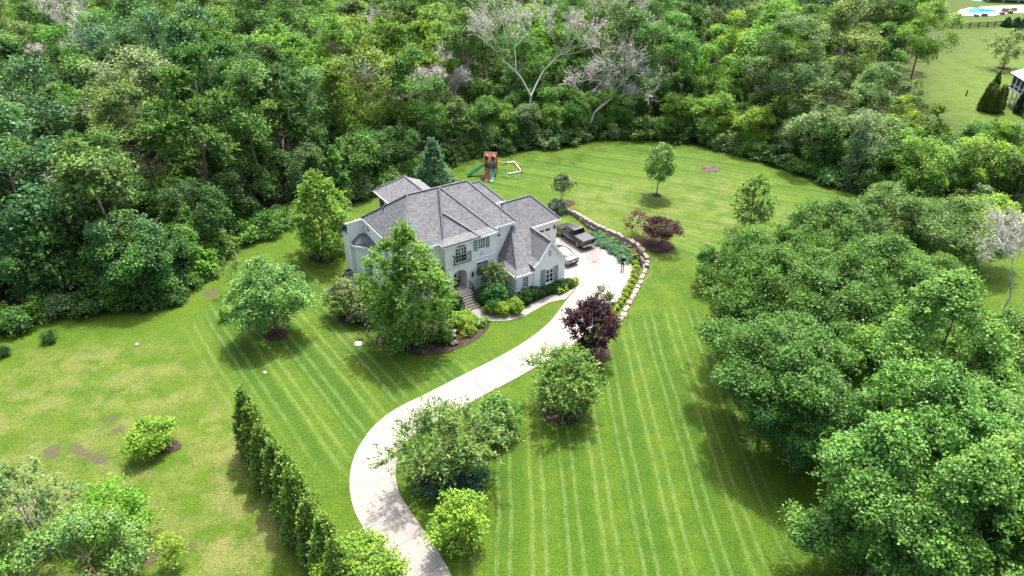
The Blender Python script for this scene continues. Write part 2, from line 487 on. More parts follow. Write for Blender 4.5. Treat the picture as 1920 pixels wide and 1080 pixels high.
def ground_z(x, y):
    """bank held by the retaining wall; level elsewhere"""
    x = np.asarray(x, float); y = np.asarray(y, float)
    shp = x.shape
    x = x.ravel(); y = y.ravel()
    z = np.zeros_like(x)
    near = np.where((x > -15) & (x < 60) & (y > 45) & (y < 125))[0]
    if len(near):
        px = x[near]; py = y[near]
        best = np.full(len(near), 1e9); side = np.zeros(len(near)); hh = np.zeros(len(near)); par = np.zeros(len(near))
        n = len(WA)
        for i in range(n - 1):
            ax, ay, ah = WA[i]; bx, by, bh = WA[i + 1]
            dx, dy = bx - ax, by - ay
            L2 = dx * dx + dy * dy
            raw = ((px - ax) * dx + (py - ay) * dy) / L2
            t = np.clip(raw, 0, 1)
            qx = ax + t * dx; qy = ay + t * dy
            d = np.hypot(px - qx, py - qy)
            k = d < best
            best = np.where(k, d, best)
            cr = dx * (py - ay) - dy * (px - ax)       # >0: left of the run
            side = np.where(k, np.sign(cr), side)
            hh = np.where(k, ah + t * (bh - ah), hh)
            over = np.zeros_like(d)
            if i == 0: over = np.where(raw < 0, -raw * math.sqrt(L2), 0)
            if i == n - 2: over = np.where(raw > 1, (raw - 1) * math.sqrt(L2), 0)
            par = np.where(k, over, par)
        sd = best * side
        up = np.clip((sd + 0.05) / 0.4, 0, 1)
        fall = np.clip(1 - np.maximum(sd, 0) / 13.0, 0, 1)
        fall = fall * fall * (3 - 2 * fall)
        end = np.clip(1 - par / 6.0, 0, 1)
        end = end * end * (3 - 2 * end)
        z[near] = (hh - 0.12) * up * fall * end
    return z.reshape(shp)

def gz(x, y): return float(ground_z(np.array([x]), np.array([y]))[0])

FOREST_PX = [(-120, 690), (0, 628), (60, 605), (140, 590), (250, 585), (335, 572), (385, 520), (450, 468), (530, 432), (610, 405), (700, 372),
             (770, 345), (850, 312), (900, 292), (985, 284), (1060, 275), (1130, 262), (1210, 262), (1300, 270), (1390, 292), (1490, 326), (1570, 350), (1640, 372), (1720, 395), (1800, 395), (1920, 405), (2060, 400)]
FOREST = [gp(*p) for p in FOREST_PX] + [gp(2060, 300), gp(1900, 268), gp(1800, 250), gp(1720, 205), gp(1695, 160), gp(1690, 118), gp(1760, 62), gp(1800, 30), gp(1800, 0), (190, 420), (-420, 420), (-420, 52)]

def axis(lo, hi, a, b, step):
    mid = np.arange(a, b + 1e-6, step)
    left = []; s = step; p = a
    while p > lo:
        s *= 1.16; p -= s; left.append(p)
    right = []; s = step; p = b
    while p < hi:
        s *= 1.16; p += s; right.append(p)
    return np.concatenate([np.array(left[::-1]), mid, np.array(right)])

def blur(a, n):
    for _ in range(n):
        b = np.pad(a, 1, mode='edge')
        a = (b[1:-1, :-2] + b[1:-1, 2:] + b[:-2, 1:-1] + b[2:, 1:-1] + b[1:-1, 1:-1]) / 5
    return a

xs = axis(-700, 700, -56, 58, 0.45)
ys = axis(-300, 1200, 24, 114, 0.45)
GX, GY = np.meshgrid(xs, ys)
GZ = ground_z(GX, GY)
ny, nx = GX.shape
idx = np.arange(nx * ny).reshape(ny, nx)
GF = np.stack([idx[:-1, :-1], idx[:-1, 1:], idx[1:, 1:], idx[1:, :-1]], -1).reshape(-1, 4)
gme = np_mesh('ground', np.stack([GX, GY, GZ], -1).reshape(-1, 3), GF, None, M['lawn'], True)
def pxmask(P, n): return blur(inpoly(GX, GY, [gp(*p) for p in P]).astype(float), n)
masks = {}
masks['stripe_a'] = pxmask([(700, 1300), (775, 1020), (760, 900), (900, 770), (1010, 735), (1120, 690), (1165, 620), (1215, 590), (1300, 575), (1360, 640), (1420, 860), (1560, 1300)], 6)
masks['stripe_b'] = pxmask([(352, 620), (400, 575), (470, 510), (560, 480), (640, 590), (690, 640), (760, 690), (1000, 655), (760, 745), (670, 830), (640, 890), (610, 900), (545, 820), (470, 730), (455, 830), (430, 760)], 6)
masks['stripe_c'] = pxmask([(860, 400), (900, 318), (1000, 296), (1130, 278), (1300, 285), (1640, 380), (1420, 470), (1300, 500), (1250, 480), (1230, 420), (1080, 378), (1000, 340)], 7)
d = pxmask([(-300, 700), (0, 665), (180, 640), (330, 640), (400, 720), (520, 1000), (590, 1080), (600, 1400), (-300, 1400)], 14) * 0.7
d = np.maximum(d, pxmask([(330, 780), (420, 760), (560, 960), (600, 1080), (330, 1080), (390, 930)], 8) * 1.0)
d = np.maximum(d, pxmask([(1225, 500), (1260, 470), (1245, 505), (1215, 520), (1195, 545), (1190, 530), (1205, 505)], 2) * 1.1)
d = np.maximum(d, pxmask([(1000, 420), (1100, 340), (1400, 330), (1500, 400), (1330, 470)], 20) * 0.5)
d = np.maximum(d, pxmask([(1620, 420), (1600, 100), (2100, 20), (2100, 420)], 6) * 0.3)
d = np.maximum(d, pxmask([(640, 590), (700, 610), (720, 650), (640, 640)], 8) * 0.5)
masks['dry'] = d
b = np.zeros_like(GX)
for P in ([(75, 840), (110, 836), (118, 858), (92, 866)], [(122, 838), (150, 832), (165, 845), (208, 862), (212, 874), (190, 876), (160, 862)], [(182, 884), (203, 892), (200, 902), (185, 894)],
          [(215, 904), (232, 906), (230, 916), (216, 912)], [(270, 1015), (290, 1020), (310, 1065), (270, 1060)], [(380, 548), (412, 540), (408, 556), (382, 560)],
          [(195, 780), (222, 778), (222, 790), (198, 790)], [(205, 800), (236, 796), (234, 810), (210, 812)], [(236, 875), (245, 880), (244, 890), (236, 886)], [(345, 1015), (365, 1010), (372, 1035), (348, 1040)],
          [(660, 600), (700, 600), (700, 612), (665, 612)]):
    b = np.maximum(b, np.clip(pxmask(P, 2) * 1.35, 0, 1))
masks['bare'] = b
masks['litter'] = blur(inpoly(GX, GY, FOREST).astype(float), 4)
for k, a in masks.items():
    at = gme.attributes.new(k, 'FLOAT', 'POINT')
    at.data.foreach_set('value', np.ascontiguousarray(a, np.float32).ravel())
ground = bpy.data.objects.new('ground', gme)
COL.objects.link(ground)
tag(ground, 'mown green lawn with pale mower stripes around the white house', None, None, 'structure')

# ------------------------------------------------------------------ driveway, court, walkway
drive = empty('driveway'); tag(drive, 'pale concrete driveway curving up to the garage court', None, None, 'structure')
DZ = 0.02; ST = 0.05
LE = catmull([Vector((*gp(*p), 0)) for p in [(775, 1180), (744, 1100), (711, 1042), (683, 995), (663, 955), (655, 910), (660, 868), (677, 830), (705, 795), (745, 765), (800, 738), (870, 702), (930, 672), (985, 640), (1030, 604), (1062, 563)]], 6)
def offset(path, w):
    out = []
    for i, p in enumerate(path):
        t = path[min(i + 1, len(path) - 1)] - path[max(i - 1, 0)]
        n = Vector((t.y, -t.x, 0)).normalized()
        ww = w(i / (len(path) - 1)) if callable(w) else w
        out.append(p + n * ww)
    return out
RE = offset(LE, lambda s: 3.6 if s < .85 else 3.6 + (s - .85) * 8)
n_l = len(LE)
base_mb = MB()
base_mb.add([(p.x, p.y, DZ) for p in LE] + [(p.x, p.y, DZ) for p in RE], [(i + 1, i, n_l + i, n_l + i + 1) for i in range(n_l - 1)])
def slab_from(loop, parent, name='slab', top=ST, mat='concrete', gap=0.014):
    c = sum(loop, Vector((0, 0, 0))) / len(loop)
    L = []
    for p in loop:
        v = p - c
        L.append((p - v.normalized() * gap * 1.4))
    mb = MB(); mb.prism([(p.x - c.x, p.y - c.y) for p in L], DZ - 0.01, top)
    return mb.build(name, M[mat], parent, 0.0, (c.x, c.y, 0))
STEP = 6
for i in range(0, n_l - 1, STEP):
    j = min(i + STEP, n_l - 1)
    slab_from([LE[k] for k in range(i, j + 1)] + [RE[k] for k in range(j, i - 1, -1)], drive)
# court polygon
HO = gp(968, 561.5); HA = R(33)
HU = Vector((math.cos(HA), math.sin(HA), 0)); HV = Vector((-math.sin(HA), math.cos(HA), 0))
def hw(u, v, z=0.0):
    return Vector((HO[0], HO[1], 0)) + HU * u + HV * v + Vector((0, 0, z))
court_px = [(1134, 604), (1150, 580), (1163, 560), (1175, 538), (1184, 518), (1187, 503), (1180, 488), (1166, 476), (1145, 465), (1122, 452), (1104, 441), (1093, 433), (1080, 424)]
court = [Vector((*gp(*p), 0)) for p in court_px]
court = [RE[-1]] + court + [hw(13.6, 9.3), hw(4.9, 8.6), hw(6.4, 4.2), hw(6.42, -0.2), Vector((*gp(1080, 541), 0)), LE[-1]]
bmc = bmesh.new()
fv = [bmc.verts.new(p) for p in court]
bmc.faces.new(fv)
bmesh.ops.triangulate(bmc, faces=bmc.faces[:])
bmesh.ops.dissolve_limit(bmc, angle_limit=0.001, verts=bmc.verts[:], edges=bmc.edges[:])
def plane_cut(bm, p, n):
    bmesh.ops.bisect_plane(bm, geom=bm.verts[:] + bm.edges[:] + bm.faces[:], plane_co=p, plane_no=n)
base_me_v = [(p.x, p.y, DZ + 0.001) for p in court]
base_mb.add(base_me_v, [tuple(range(len(court)))])
base_mb.build('joint_bed', M['joint'], drive)
for k in (8.9 - 4.2, 8.9 - 8.4): plane_cut(bmc, hw(0, k), HV)
for k in (8.0, 12.0): plane_cut(bmc, hw(k, 0), HU)
for f in bmc.faces[:]:
    loop = [v.co.copy() for v in f.verts]
    slab_from(loop, drive, 'slab')
bmc.free()
for (cx, cy, rx, ry, sd) in ((1109, 470, 1.15, 1.5, 1), (1110, 486, .95, .75, 2), (1118, 494, .7, .4, 3)):
    c = gp(cx, cy)
    rr = random.Random(sd)
    pts = [(c[0] + rx * math.cos(a) * rr.uniform(.8, 1.15), c[1] + ry * math.sin(a) * rr.uniform(.8, 1.15)) for a in [k * math.pi / 12 for k in range(24)]]
    mb = MB(); mb.prism(pts, ST - 0.01, ST + 0.004); mb.build('stain', M['stain'], drive)

walk = empty('walkway'); tag(walk, 'curved pale concrete path from driveway to the front steps', None, None, 'structure')
WU = catmull([Vector((*gp(*p), 0)) for p in [(902, 573), (911, 581), (921, 588.5), (941, 591), (976, 584), (994, 572), (1022, 558), (1046, 550), (1079, 541)]], 5)
WL = catmull([Vector((*gp(*p), 0)) for p in [(871, 585), (879, 590), (890, 596), (915, 602), (948, 602), (978, 595), (1004, 582), (1031, 568), (1060, 562)]], 5)
wb = MB(); nw = len(WU)
wb.add([(p.x, p.y, DZ) for p in WU] + [(p.x, p.y, DZ) for p in WL], [(i, i + 1, nw + i + 1, nw + i) for i in range(nw - 1)])
wb.build('joint_bed', M['joint'], walk)
for i in range(0, nw - 1, 5):
    j = min(i + 5, nw - 1)
    slab_from([WU[k] for k in range(i, j + 1)] + [WL[k] for k in range(j, i - 1, -1)], walk)
# ------------------------------------------------------------------ the house
house = thing('white_brick_house', 'large white painted brick house with grey shingle hip roofs', 'house', (HO[0], HO[1], 0), HA)
wl = MB()
wl.box(-11.2, 2.3, 5.3, 13.8, 0, 7.2)                     # main block behind the entrance recess
wl.box(-11.2, -6.7, 4.25, 5.3, 0, 7.2)
wl.box(-6.7, -5.85, 3.65, 5.3, 0, 7.2)
wl.box(-4.2, -0.5, 3.65, 5.3, 0, 7.2)
wl.box(-0.5, 2.3, 4.25, 5.3, 0, 7.2)
wl.box(-5.85, -4.2, 3.65, 5.3, 3.85, 7.2)
AC, AR, AS = -5.025, 0.825, 3.0                            # arch centre, half width, springing
for (a, b_) in ((-6.7, AC - AR), (AC + AR, -0.5)):
    wl.box(a, b_, 3.3, 3.65, 0, 7.2)
NA = 12
arc = [(AC + AR * math.cos(math.pi - math.pi * k / NA), AS + 0.72 * math.sin(math.pi * k / NA)) for k in range(NA + 1)]
for k in range(NA):
    (x0, z0), (x1, z1) = arc[k], arc[k + 1]
    wl.add([(x0, 3.3, z0), (x1, 3.3, z1), (x1, 3.3, 7.2), (x0, 3.3, 7.2), (x0, 3.65, z0), (x1, 3.65, z1), (x1, 3.65, 7.2), (x0, 3.65, 7.2)],
           [(0, 1, 2, 3), (7, 6, 5, 4), (4, 5, 1, 0)])
wl.box(-13.15, -11.2, 14.05, 16.0, 0, 5.3); wl.box(-13.15, -11.2, 13.9, 14.05, 0, 6.9)                 # rear left block
wl.box(-11.2, -6.0, 13.8, 17.0, 0, 5.6)
wl.prism([(-11.2, 9.8), (-11.6, 12.0), (-12.7, 13.3), (-12.7, 13.9), (-11.2, 13.9)], 0, 4.55)   # canted bay
wl.box(2.3, 4.8, 10.7, 15.2, 0, 6.5)                      # rear right block
wl.box(2.3, 11.6, 8.6, 13.3, 0, 3.2)                      # garage
wl.box(0, 6.4, 0, 4.25, 0, 3.1)                           # front wing
wl.build('wall', M['brick'], house)
gw = MB()
gpts = [(2.3, 0), (6.4, 0), (6.4, 3.6), (5.85, 3.95), (4.3, 6.0), (2.75, 3.95), (2.3, 3.6)]
k = len(gpts)
gw.add([(x, -0.12, z) for x, z in gpts] + [(x, 0.25, z) for x, z in gpts],
       [tuple(range(k)), tuple(range(2 * k - 1, k - 1, -1))] + [(i, k + i, k + (i + 1) % k, (i + 1) % k) for i in range(k)])
gw.build('gable_wall', M['brick'], house)
lb = MB(); lb.box(-0.05, 2.3, -0.06, 0.0, 0.95, 1.05); lb.box(2.25, 6.46, -0.19, -0.12, 0.85, 0.95); lb.box(-0.06, 0, 0.0, 3.3, 0.95, 1.05)
lb.box(-3.35, -0.45, 3.24, 3.3, 2.0, 2.08); lb.box(-6.75, -0.45, 3.25, 3.3, 4.42, 4.5)
lb.build('brick_ledge', M['brick'], house)

TH = 0.14
def roof(name, polys, mat='shingles', parent=None, th=TH):
    mb = MB()
    for p in polys: mb.slab3(p, th)
    return mb.build(name, M[mat], parent or house)
def caps(parent, lines, w=0.17, mat='ridge'):
    for a, b_ in lines:
        mb = MB(); mb.bar((a[0], a[1], a[2] + 0.03), (b_[0], b_[1], b_[2] + 0.03), w, 0.07); mb.build('ridge_cap', M[mat], parent)
def fascia(lines, w=0.07, h=0.2, dz=-0.12):
    for a, b_ in lines:
        mb = MB(); mb.bar((a[0], a[1], a[2] + dz), (b_[0], b_[1], b_[2] + dz), w, h); mb.build('fascia', M['trim'], house)

P1, P2 = (-8.0, 8.6, 11.25), (-0.9, 8.6, 11.15)
FL, FR, BL, BR = (-11.4, 3.95, 7.2), (2.6, 3.95, 7.2), (-11.4, 14.1, 7.2), (2.6, 14.1, 7.2)
main = roof('main_roof', [(FL, FR, P2, P1), (BL, FL, P1), (FR, BR, P2), (BR, BL, P1, P2)])
caps(main, [(P1, P2), (P1, FL), (P1, BL), (P2, FR), (P2, BR)])
fascia([(FL, (-7.0, 3.95, 7.2)), ((-0.25, 3.95, 7.2), FR), (FL, BL), (FR, BR), (BR, BL)])
Q = (-4.45, 8.25, 11.36)
e0, e1, f0, f1 = (-7.0, 3.0, 7.2), (-0.25, 3.0, 7.2), (-6.45, 3.95, 7.52), (-0.8, 3.95, 7.52)
bay = roof('entrance_roof', [(e0, e1, f1, f0), (f0, f1, Q), (e0, f0, (-7.0, 8.25, 7.2)), (f0, Q, (-7.0, 8.25, 7.2)), (f1, e1, (-0.25, 8.25, 7.2)), (Q, f1, (-0.25, 8.25, 7.2))])
caps(bay, [(Q, f0), (f0, e0), (Q, f1), (f1, e1)])
h0, h1, h2, h3, h4 = (-7.05, 2.93, 7.27), (-2.6, 2.93, 7.27), (-3.05, 3.9, 7.62), (-5.3, 6.0, 9.48), (-6.42, 3.92, 7.62)
er = roof('entrance_roof_step', [(h0, h1, h2, h4), (h4, h2, h3)])
caps(er, [(h3, h2), (h2, h1)], 0.34)
fascia([(e0, (-2.6, 3.0, 7.2)), ((-2.6, 2.98, 7.18), e1), (e0, (-7.0, 4.0, 7.2)), (e1, (-0.25, 4.0, 7.2))])
roof('rear_left_roof', [((-13.45, 13.9, 7.15), (-11.3, 13.9, 7.15), (-11.3, 16.4, 5.1), (-13.45, 16.4, 5.1)), ((-11.3, 13.8, 6.2), (-5.9, 13.8, 6.2), (-5.9, 17.4, 5.4), (-11.3, 17.4, 5.4))])

fascia([((-13.45, 13.82, 7.15), (-11.4, 13.82, 7.15))])
roof('bay_roof', [((-13.05, 13.88, 4.6), (-13.05, 13.2, 4.6), (-12.0, 12.9, 5.35), (-12.0, 13.88, 5.35)), ((-13.05, 13.2, 4.6), (-11.85, 11.75, 4.6), (-11.22, 11.6, 5.3), (-12.0, 12.9, 5.35)),
                  ((-11.85, 11.75, 4.6), (-11.5, 9.5, 4.6), (-11.22, 9.5, 4.9), (-11.22, 11.6, 5.3)), ((-12.0, 13.88, 5.35), (-12.0, 12.9, 5.35), (-11.22, 11.6, 5.3), (-11.22, 13.88, 5.4))], 'flash')
fascia([((-13.07, 13.88, 4.6), (-13.07, 13.2, 4.6)), ((-13.07, 13.18, 4.6), (-11.87, 11.73, 4.6)), ((-11.87, 11.73, 4.6), (-11.52, 9.5, 4.6))])
rq = roof('rear_right_roof', [((-2, 10.45, 6.5), (5.15, 10.45, 6.5), (3.2, 12.95, 8.55), (-2, 12.95, 8.55)), ((5.15, 10.45, 6.5), (5.15, 15.5, 6.5), (3.2, 12.95, 8.55)), ((5.15, 15.5, 6.5), (-2, 15.5, 6.5), (-2, 12.95, 8.55), (3.2, 12.95, 8.55))])
caps(rq, [((0, 12.95, 8.55), (3.2, 12.95, 8.55)), ((3.2, 12.95, 8.55), (5.15, 10.45, 6.5)), ((3.2, 12.95, 8.55), (5.15, 15.5, 6.5))])
fascia([((2.4, 10.42, 6.5), (5.18, 10.42, 6.5)), ((5.18, 10.42, 6.5), (5.18, 15.5, 6.5))])
G1, G2 = (2.3, 10.95, 6.0), (9.2, 10.95, 6.0)
rg = roof('garage_roof', [((2.3, 8.25, 3.2), (11.95, 8.25, 3.2), G2, G1), ((11.95, 8.25, 3.2), (11.95, 13.65, 3.2), G2), ((11.95, 13.65, 3.2), (2.3, 13.65, 3.2), G1, G2)])
caps(rg, [(G1, G2), (G2, (11.95, 8.25, 3.2)), (G2, (11.95, 13.65, 3.2))])
fascia([((2.3, 8.22, 3.2), (11.98, 8.22, 3.2)), ((11.98, 8.22, 3.2), (11.98, 13.65, 3.2))])
W0 = (2.15, 4.24, 6.6)
rw = roof('wing_roof', [((-.28, -.28, 3.05), (.35, .45, 3.45), (.35, 4.24, 3.45), (-.28, 4.24, 3.05)), ((.35, .45, 3.45), W0, (.35, 4.24, 3.45)),
                        ((-.28, -.28, 3.05), (2.3, -.28, 3.05), (2.3, .45, 3.45), (.35, .45, 3.45)), ((.35, .45, 3.45), (4.3, .45, 3.45), (4.3, 4.24, 6.6), W0),
                        ((6.0, 4.24, 3.4), (4.3, 4.24, 6.6), (4.3, .45, 3.45))])
caps(rw, [((-.28, -.28, 3.05), (.35, .45, 3.45)), ((.35, .45, 3.45), W0)], 0.2)
gr = roof('gable_roof', [((4.3, -.32, 6.12), (4.3, 4.24, 6.12), (2.75, 4.24, 4.07), (2.75, -.32, 4.07)), ((2.75, -.32, 4.07), (2.75, 4.24, 4.07), (2.0, 4.24, 3.62), (2.0, -.32, 3.62)),
                         ((4.3, -.32, 6.12), (5.85, -.32, 4.07), (5.85, 4.24, 4.07), (4.3, 4.24, 6.12)), ((5.85, -.32, 4.07), (6.7, -.32, 3.62), (6.7, 4.24, 3.62), (5.85, 4.24, 4.07))])
caps(gr, [((4.3, -.32, 6.12), (4.3, 4.24, 6.12))], 0.24)
for a, b_ in (((4.3, -.36, 6.12), (2.75, -.36, 4.07)), ((2.75, -.36, 4.07), (2.0, -.36, 3.62)), ((4.3, -.36, 6.12), (5.85, -.36, 4.07)), ((5.85, -.36, 4.07), (6.7, -.36, 3.62))):
    mb = MB(); mb.bar((a[0], a[1], a[2] - .1), (b_[0], b_[1], b_[2] - .1), 0.06, 0.2); mb.build('rake_board', M['trim'], house)
fascia([((-.3, -.3, 3.05), (-.3, 4.2, 3.05)), ((-.3, -.3, 3.05), (2.28, -.3, 3.05))])
roof('eave_shade_strip', [((-.33, 4.2, 3.10), (-.33, 2.3, 3.10), (.05, 2.3, 3.36), (.05, 4.2, 3.36))], 'flash', None, 0.03)  # thin dark sheet standing in for the shadow along the wing's left eave
# screened porch at the back
pw = MB(); pw.box(-5.5, 0.2, 15.3, 23.4, 0, 3.2); pw.build('porch_base_wall', M['siding'], house)
ps = MB(); ps.box(-5.42, 0.12, 15.4, 23.32, 3.2, 5.3); ps.build('porch_screen', M['screen'], house)
for (x, y) in [(-5.42, v) for v in (15.5, 17.4, 19.4, 21.4, 23.32)] + [(0.12, v) for v in (17.4, 19.4, 21.4, 23.32)] + [(-3.5, 23.36), (-1.7, 23.36)]:
    mb = MB(); mb.box(x - .11, x + .11, y - .11, y + .11, 3.2, 5.35); mb.build('porch_post', M['trim'], house)
pr = roof('porch_roof', [((-5.85, 14.0, 5.45), (-5.85, 23.9, 5.45), (-2.6, 21.3, 7.55), (-2.6, 14.0, 7.55)), ((0.55, 14.0, 5.45), (0.55, 23.9, 5.45), (-2.6, 21.3, 7.55), (-2.6, 14.0, 7.55)), ((-5.85, 23.9, 5.45), (0.55, 23.9, 5.45), (-2.6, 21.3, 7.55))])
caps(pr, [((-2.6, 14.0, 7.55), (-2.6, 21.3, 7.55)), ((-2.6, 21.3, 7.55), (-5.85, 23.9, 5.45)), ((-2.6, 21.3, 7.55), (0.55, 23.9, 5.45))], 0.22)
fascia([((-5.88, 14.5, 5.45), (-5.88, 23.9, 5.45)), ((-5.85, 23.93, 5.45), (0.55, 23.93, 5.45))])
# roof vents
for (x, y, z) in ((-9.9, 11.0, 8.95), (0.6, 12.9, 9.0)):
    mb = MB(); mb.tube([(x, y, z - .2), (x, y, z + .35)], .07, 8); mb.build('vent_pipe', M['iron'], house)

def window(u0, u1, z0, z1, v, cols, rows, axis_='v', arch=0.0, name='window'):
    """window facing -v (axis 'v') or -u (axis 'u'); frame and glazing bars in one mesh, glass as its own pane"""
    fr = MB(); gl = MB()
    def B(mb, a, b_, c, d, near, far):
        if axis_ == 'v': mb.box(a, b_, v - near, v + far, c, d)
        else: mb.box(v - near, v + far, a, b_, c, d)
    w = 0.075
    B(fr, u0 - w, u0, z0 - w, z1 + w, .06, .02); B(fr, u1, u1 + w, z0 - w, z1 + w, .06, .02)
    B(fr, u0, u1, z1, z1 + w, .06, .02); B(fr, u0 - .12, u1 + .12, z0 - .13, z0 - w, .1, .02); B(fr, u0, u1, z0 - w, z0, .06, .02)
    for i in range(1, cols):
        x = u0 + (u1 - u0) * i / cols; t = .045 if (cols % 2 == 0 and i == cols // 2) else .017
        B(fr, x - t, x + t, z0, z1, .04, .02)
    for i in range(1, rows):
        z = z0 + (z1 - z0) * i / rows; t = .03 if i == rows // 2 else .017
        B(fr, u0, u1, z - t, z + t, .038, .02)
    o = fr.build(name, M['trim'], house)
    B(gl, u0, u1, z0, z1, .012, .01)
    if arch:
        n = 10; c = (u0 + u1) / 2; r = (u1 - u0) / 2
        pts = [(c + r * math.cos(math.pi * k / n), z1 + w + arch * math.sin(math.pi * k / n)) for k in range(n + 1)]
        for k in range(n):
            (a0, b0), (a1, b1) = pts[k], pts[k + 1]
            gl.add([(a0, v - .012, z1 + w), (a0, v - .012, b0), (a1, v - .012, b1), (a1, v - .012, z1 + w)], [(0, 1, 2, 3)])
            mb = MB(); mb.bar((a0, v - .03, b0), (a1, v - .03, b1), .08, .09)
            mb.build('arch_trim', M['trim'], o)
    gl.build('glass', M['glass'], o)
    return o
def shutter(u0, u1, z0, z1, v):
    mb = MB(); mb.box(u0, u1, v - .07, v - .012, z0, z1)
    o = mb.build('shutter', M['shutter'], house)
    n = int((z1 - z0) / .16)
    sl = MB()
    for i in range(n):
        z = z0 + .08 + (z1 - z0 - .16) * i / max(1, n - 1)
        sl.bar((u0 + .05, v - .085, z), (u1 - .05, v - .085, z), .03, .09)
    sl.build('louvres', M['shutter'], o)
window(-5.5, -4.2, 4.75, 6.4, 3.3, 4, 4, 'v', 0.28, 'french_door')
window(-2.72, -1.88, 5.6, 6.75, 3.3, 3, 4)
shutter(-3.28, -2.82, 5.5, 6.85, 3.3); shutter(-1.78, -1.32, 5.5, 6.85, 3.3)
window(-2.95, -1.6, 2.25, 3.95, 3.3, 6, 4)
window(-.32, .62, 5.75, 6.75, 4.25, 3, 3)
window(.85, 1.5, 1.3, 2.45, 0.0, 3, 4)
window(3.85, 4.75, .85, 2.55, -.12, 2, 3)
shutter(3.12, 3.74, .75, 2.75, -.12); shutter(4.86, 5.48, .75, 2.75, -.12)
window(12.55, 13.0, 5.9, 6.95, -11.2, 1, 2, 'u')
window(5.6, 6.5, 4.6, 6.3, -11.2, 3, 4, 'u'); window(7.6, 8.5, 4.6, 6.3, -11.2, 3, 4, 'u'); window(5.8, 7.4, 1.6, 3.5, -11.2, 4, 4, 'u')
window(-10.2, -9.0, 4.9, 6.5, 4.25, 4, 4); window(-10.2, -9.0, 1.8, 3.6, 4.25, 4, 4)
mb = MB(); mb.box(4.13, 4.47, -.17, -.12, 4.2, 4.95); gv = mb.build('gable_vent', M['trim'], house)
mb = MB(); mb.box(4.18, 4.42, -.185, -.17, 4.26, 4.89); mb.build('vent_louvre', M['shutter'], gv)
# balcony rail
br = MB()
for z in (4.72, 5.72):
    br.bar((-5.85, 2.95, z), (-3.85, 2.95, z), .05); br.bar((-5.85, 2.95, z), (-5.85, 3.3, z), .05); br.bar((-3.85, 2.95, z), (-3.85, 3.3, z), .05)
for i in range(15):
    x = -5.85 + 2.0 * i / 14; br.bar((x, 2.95, 4.72), (x, 2.95, 5.72), .03)
for x in (-5.85, -3.85): br.bar((x, 2.95, 4.66), (x, 2.95, 5.85), .07)
br.build('balcony_rail', M['iron'], house)
# entrance recess, door, mat, steps
dn = MB(); dn.box(-5.6, -4.55, 5.2, 5.296, 1.25, 3.45); dr = dn.build('front_door', M['door'], house)
mb = MB()
for z in (1.45, 2.2, 2.9):
    for x in (-5.5, -5.03): mb.box(x, x + .4, 5.17, 5.2, z, z + .55 if z < 2.9 else z + .45)
mb.build('door_panel', M['door'], dr)
mb = MB(); mb.tube([(-4.66, 5.13, 2.2), (-4.66, 5.13, 2.5)], .02, 6); mb.build('door_handle', M['alloy'], dr)
st = MB(); st.box(-6.0, -4.05, 2.55, 5.3, 0, 1.2); land = st.build('entrance_landing', M['slate'], house)
for i in range(6):
    z1_ = 1.2 - (i + 1) * 0.172; v1 = 2.55 - i * 0.27
    mb = MB(); mb.box(-6.0, -4.05, v1 - .27, v1, 0, z1_ - .05); s_ = mb.build('step', M['riser'], house)
    mb = MB(); mb.box(-6.03, -4.02, v1 - .31, v1 - .002, z1_ - .05, z1_); mb.build('tread', M['slate'], s_)
mb = MB(); mb.box(-5.75, -4.6, 4.1, 4.85, 1.204, 1.22); mb.build('door_mat', M['mat'], house)
for x in (-6.0, -4.05):
    rl = MB()
    top = [(x, 3.2, 2.1), (x, 2.55, 2.1), (x, .85, 1.0)]
    for a, b_ in zip(top, top[1:]):
        rl.bar(a, b_, .05); rl.bar((a[0], a[1], a[2] - .8), (b_[0], b_[1], b_[2] - .8), .035)
    for i in range(17):
        t = i / 16
        y = 2.55 - 1.7 * t; z = 2.1 - 1.1 * t
        rl.bar((x, y, z - .85), (x, y, z), .022 if i not in (0, 16) else .06)
    for y in (2.75, 2.95, 3.15): rl.bar((x, y, 1.2), (x, y, 2.1), .022)
    rl.build('stair_rail', M['iron'], house)
for x in (-6.3, -3.6):
    ln = MB()
    ln.loft([[(x + r * math.cos(a), 3.12 + r * math.sin(a), z) for a in [k * math.pi / 3 for k in range(6)]] for r, z in ((.03, 2.45), (.1, 2.55), (.14, 2.95), (.06, 3.08), (.02, 3.18))], True, False)
    ln.bar((x, 3.12, 3.1), (x, 3.3, 3.1), .03)
    ln.build('wall_lantern', M['iron'], house)
mb = MB(); mb.tube([(-2.35, 3.32, 4.95), (-2.35, 3.18, 4.95)], .07, 8); mb.build('security_light', M['iron'], house)
for (x, y) in ((-4.5, 4.9),):
    mb = MB(); mb.loft([[(x + r * math.cos(a), y + r * math.sin(a), z) for a in [k * math.pi / 5 for k in range(10)]] for r, z in ((.12, 1.2), (.2, 1.6), (.17, 1.62))]); mb.build('planter', M['iron'], house)
# small metal hood left of the arch
roof('metal_hood', [((-8.4, 3.5, 3.9), (-6.75, 3.5, 3.9), (-6.75, 4.25, 4.5), (-8.4, 4.25, 4.5))], 'flash', None, .05)
window(-8.2, -7.0, 1.7, 3.6, 4.25, 4, 4)
